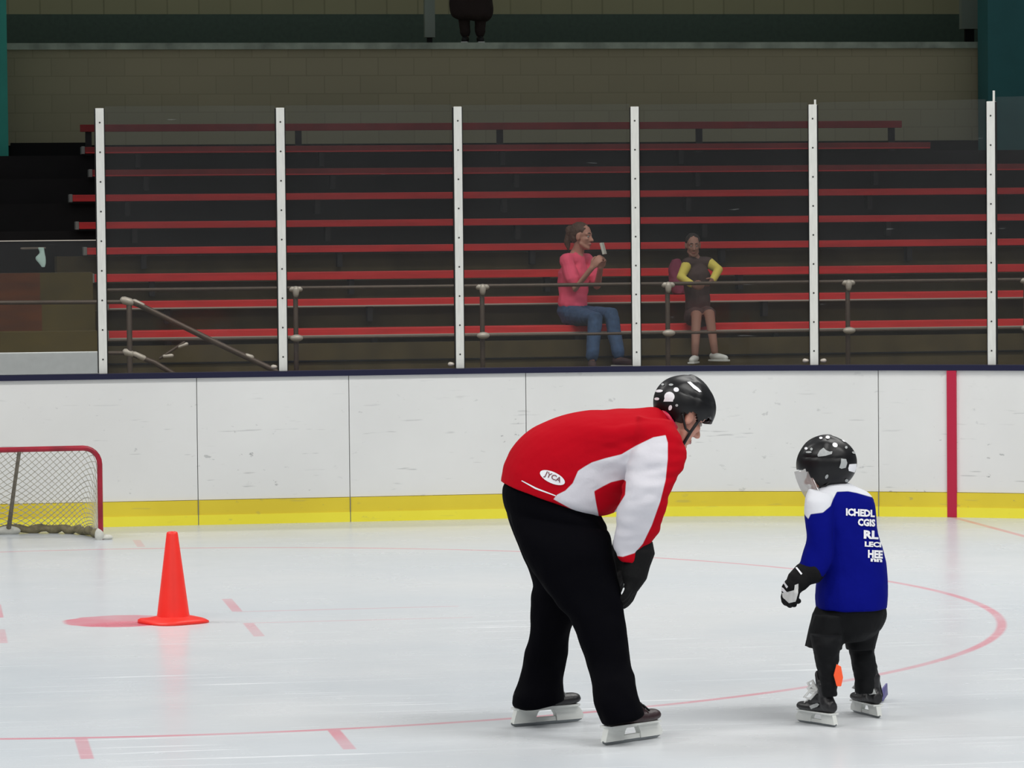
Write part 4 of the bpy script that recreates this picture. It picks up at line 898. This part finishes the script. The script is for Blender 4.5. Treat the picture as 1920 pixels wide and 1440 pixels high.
# ================================================================== SPECTATORS
def spectator(t, D, J, s, hdir, mats, voxel=.008, hair='bun', bare_legs=False):
    """J: joints as (px, py, depth offset)"""
    j = {k: P(v[0], v[1], D + v[2]) for k, v in J.items()}
    H = basis(hdir, UPV); hc = j['head']
    bm = bmesh.new(); head_into(bm, hc, H, s)
    tube(bm, [j['neck'] - UPV * .03, hc - H.col[2] * .05 * s - H.col[0] * .015], [.06 * s, .05 * s], 14)
    tube(bm, [j['pelvis'], j['chest'], j['neck']], [.12 * s, .12 * s, .07 * s], 16)
    for q in ('l', 'r'):
        tube(bm, [j[q + 'sh'], j[q + 'el'], j[q + 'wr']], [.05 * s, .04 * s, .027 * s], 12)
        X = (j[q + 'tip'] - j[q + 'wr']).normalized(); Z = (H.col[0] * -.2 + H.col[1] * (1 if q == 'l' else -1)); Yv = Z.cross(X).normalized(); Yv = Yv if Yv.z > 0 or abs(Yv.z) < .1 else -Yv
        hand_into(bm, j[q + 'wr'], X, Yv, X.cross(Yv).normalized() * (1 if X.cross(Yv).dot(Z) > 0 else -1), s, .7)
        tube(bm, [j[q + 'hip'], j[q + 'kn'], j[q + 'an']], [.085 * s, .06 * s, .04 * s], 12)
    put(link('body', fuse(bm, voxel, 2), mats['skin'], smooth=True), t); face_parts(t, hc, H, s)
    g = .016
    bm = bmesh.new(); tube(bm, [j['pelvis'] + UPV * .06, j['pelvis'].lerp(j['chest'], .5), j['chest'] + UPV * .03, j['neck'] - UPV * .02], [.125 * s + g, .118 * s + g, .135 * s + g, .075 * s], 18); tube(bm, [j['lsh'], j['rsh']], .06 * s + g * .5, 12)
    for q in ('l', 'r'):
        e = j[q + 'sh'].lerp(j[q + 'el'], .7) if mats.get('short') else None
        if e is not None: tube(bm, [j[q + 'sh'], e], [.062 * s + g * .5, .052 * s + g], 12)
    me = fuse(bm, voxel, 4); wrinkle(me, .01, (9, 9, 9), 2); put(link('shirt', me, mats['shirt'], smooth=True), t)
    if not mats.get('short'):
        for q in ('l', 'r'):
            bm = bmesh.new(); tube(bm, [j[q + 'sh'], j[q + 'el'], j[q + 'el'].lerp(j[q + 'wr'], .9)], [.058 * s + g * .3, .048 * s + g * .3, .036 * s + g * .3], 12); put(link('sleeve', fuse(bm, voxel, 2), mats['sleeve'], smooth=True), t)
    bm = bmesh.new(); tube(bm, [j['pelvis'] - UPV * .0, j['pelvis'] + UPV * .06], [.135 * s + g, .125 * s + g * .7], 16)
    for q in ('l', 'r'):
        if bare_legs: tube(bm, [j[q + 'hip'], j[q + 'hip'].lerp(j[q + 'kn'], .75)], [.09 * s + g, .075 * s + g], 12)
        else: tube(bm, [j[q + 'hip'], j[q + 'kn'], j[q + 'kn'].lerp(j[q + 'an'], .93)], [.09 * s + g * .6, .066 * s + g * .5, .05 * s + g * .6], 14)
    me = fuse(bm, voxel, 3); wrinkle(me, .006, (12, 12, 12), 4); put(link('shorts' if bare_legs else 'trousers', me, mats['legs'], smooth=True), t)
    for q in ('l', 'r'):
        a = j[q + 'an']; tp = j[q + 'toe']; X = (tp - a); X.z = 0; X.normalize(); dn = UPV * -.055 * s
        bm = bmesh.new(); tube(bm, [a + dn * .8 - X * .03 * s, a + dn + X * .07 * s, a + dn * 1.15 + X * .16 * s], [.04 * s, .042 * s, .032 * s], 12); sh = put(link('shoe', fuse(bm, .006, 2), mats['shoe'], smooth=True), t)
        bm = bmesh.new(); c = a + dn + X * .065 * s - UPV * .036 * s; add_box(bm, c, (.26 * s, .075 * s, .02 * s), basis(X, UPV)); bevel(bm, .006, 2); sub(obj('sole', bm, M['sole']), sh)
    bm = bmesh.new(); ell(bm, hc + H @ (Vector((-.025, 0, .05)) * s), [x * s for x in (.098, .086, .088)], H); ell(bm, hc + H @ (Vector((-.06, 0, -.0)) * s), [x * s for x in (.055, .076, .07)], H)
    if hair == 'bun': ell(bm, hc + H @ (Vector((-.125, 0, .05)) * s), [x * s for x in (.045, .045, .05)], H); tube(bm, [hc + H @ (Vector((-.13, 0, .03)) * s), hc + H @ (Vector((-.15, 0, -.06)) * s), hc + H @ (Vector((-.13, 0, -.13)) * s)], [.03 * s, .032 * s, .012 * s])
    me = fuse(bm, .006, 2); wrinkle(me, .006, (30, 30, 30), 4); put(link('hair', me, M['hairdark'] if hair != 'bun' else mat('brown_hair', (86, 58, 42), .6, bump=.6, bump_scale=60), smooth=True), t)
    return j
DW = depth(Vector((onY(1090, 590, ROWS[0][0] + .12).x, ROWS[0][0] + .12, 1.2)))
t = thing('person', P(1100, 680, DW - .6), 'woman in pink t-shirt and jeans with brown hair tied back, raising a white phone', 'person')
spectator(t, DW, dict(head=(1091, 444, -.05), neck=(1082, 476, .0), chest=(1075, 520, .02), pelvis=(1074, 584, .02), lsh=(1100, 488, .14), rsh=(1062, 489, -.12), lel=(1120, 536, .05), rel=(1079, 541, -.2), lwr=(1126, 502, -.16), rwr=(1110, 502, -.30), ltip=(1132, 480, -.22), rtip=(1128, 478, -.34),
     lhip=(1092, 592, .10), rhip=(1076, 592, -.06), lkn=(1146, 590, -.32), rkn=(1116, 598, -.42), lan=(1160, 668, -.42), ran=(1110, 673, -.56), ltoe=(1182, 684, -.50), rtoe=(1112, 690, -.80)), 1.0, view_dir(.86, -.42, -.08), dict(skin=M['skin'], shirt=M['pink'], legs=M['jeans'], shoe=M['greycloth'], short=True))
bm = bmesh.new(); c = P(1131, 466, DW - .30); add_box(bm, c, (.022, .075, .11), basis(view_dir(.9, -.3, .25), UPV)); bevel(bm, .004, 2)
o = obj('mobile_phone', bm, M['phone']); tag(o, 'white mobile phone held up by the woman in pink', 'phone')
DC = DW
t = thing('person', P(1320, 684, DC - .4), 'child with yellow sleeves and bare legs seated behind the glass', 'person')
spectator(t, DC, dict(head=(1299, 461, -.05), neck=(1303, 486, 0), chest=(1307, 520, .0), pelvis=(1308, 590, .0), lsh=(1328, 492, .04), rsh=(1289, 494, -.06), lel=(1347, 506, -.06), rel=(1277, 520, -.12), lwr=(1336, 526, -.2), rwr=(1298, 534, -.24), ltip=(1322, 538, -.28), rtip=(1312, 540, -.30),
     lhip=(1320, 594, .0), rhip=(1300, 594, .0), lkn=(1330, 588, -.38), rkn=(1306, 590, -.38), lan=(1340, 660, -.42), ran=(1303, 664, -.46), ltoe=(1358, 684, -.5), rtoe=(1296, 690, -.6)), .84, view_dir(.1, -.95, -.15), dict(skin=mat('tan_skin', (160, 116, 100), .6), shirt=M['greycloth'], sleeve=M['yellowcloth'], legs=M['greycloth'], shoe=M['sole']), hair='short', bare_legs=True)
DJ = depth(Vector((onY(1270, 530, ROWS[1][0] + .15).x, ROWS[1][0] + .15, 1.5)))
bm = bmesh.new(); loft(bm, [(1260, 492, 1276, 490, 0, .05), (1254, 508, 1282, 510, 0, .07), (1255, 525, 1284, 528, 0, .09), (1256, 543, 1286, 546, 0, .10), (1262, 556, 1284, 558, 0, .10)], DJ)
me = fuse(bm, .01, 2); wrinkle(me, .02, (8, 8, 8)); zmin = min(v.co.z for v in me.vertices); seat_top = ROWS[1][1] + .0375
for v in me.vertices: v.co.z += seat_top - zmin
o = link('jacket', me, M['pinkcloth'], smooth=True); tag(o, 'purple pink jacket heaped on the bench beside the child with yellow sleeves', 'jacket')
# person on the balcony, only the legs in the picture
DB = depth(Vector((onY(885, 60, YW + .45).x, YW + .45, zledt)))
k = FPX / DB
t = thing('person', P(885, 80, DB), 'person standing on the balcony above, only dark trousers and shoes in view', 'person')
def B(x, zz, o): return (x, 80 - zz * k, o)
spectator(t, DB, dict(head=B(885, 1.62, 0), neck=B(885, 1.45, 0), chest=B(885, 1.25, 0), pelvis=B(885, .95, 0), lsh=B(850, 1.4, 0), rsh=B(920, 1.4, 0), lel=B(842, 1.12, .0), rel=B(928, 1.12, 0), lwr=B(855, .92, -.08), rwr=B(915, .92, -.08), ltip=B(862, .82, -.12), rtip=B(908, .82, -.12),
     lhip=B(870, .9, 0), rhip=B(900, .9, 0), lkn=B(866, .5, -.02), rkn=B(902, .5, -.02), lan=B(873, .085, 0), ran=B(900, .085, 0), ltoe=B(870, .03, -.2), rtoe=B(903, .03, -.2)), 1.0, view_dir(0, -1, -.2), dict(skin=M['skin'], shirt=M['darkcloth'], sleeve=M['darkcloth'], legs=M['darkcloth'], shoe=M['shoe']), hair='short')
bm = bmesh.new(); loft(bm, [(862, -110, 908, -110, 0, .16), (852, -40, 918, -40, 0, .18), (843, 5, 924, 5, 0, .2), (845, 30, 922, 30, 0, .2), (860, 38, 912, 38, 0, .16)], DB + .02); me = fuse(bm, .012, 2); wrinkle(me, .02, (6, 6, 3)); put(link('long_coat', me, M['darkcloth'], smooth=True), t)
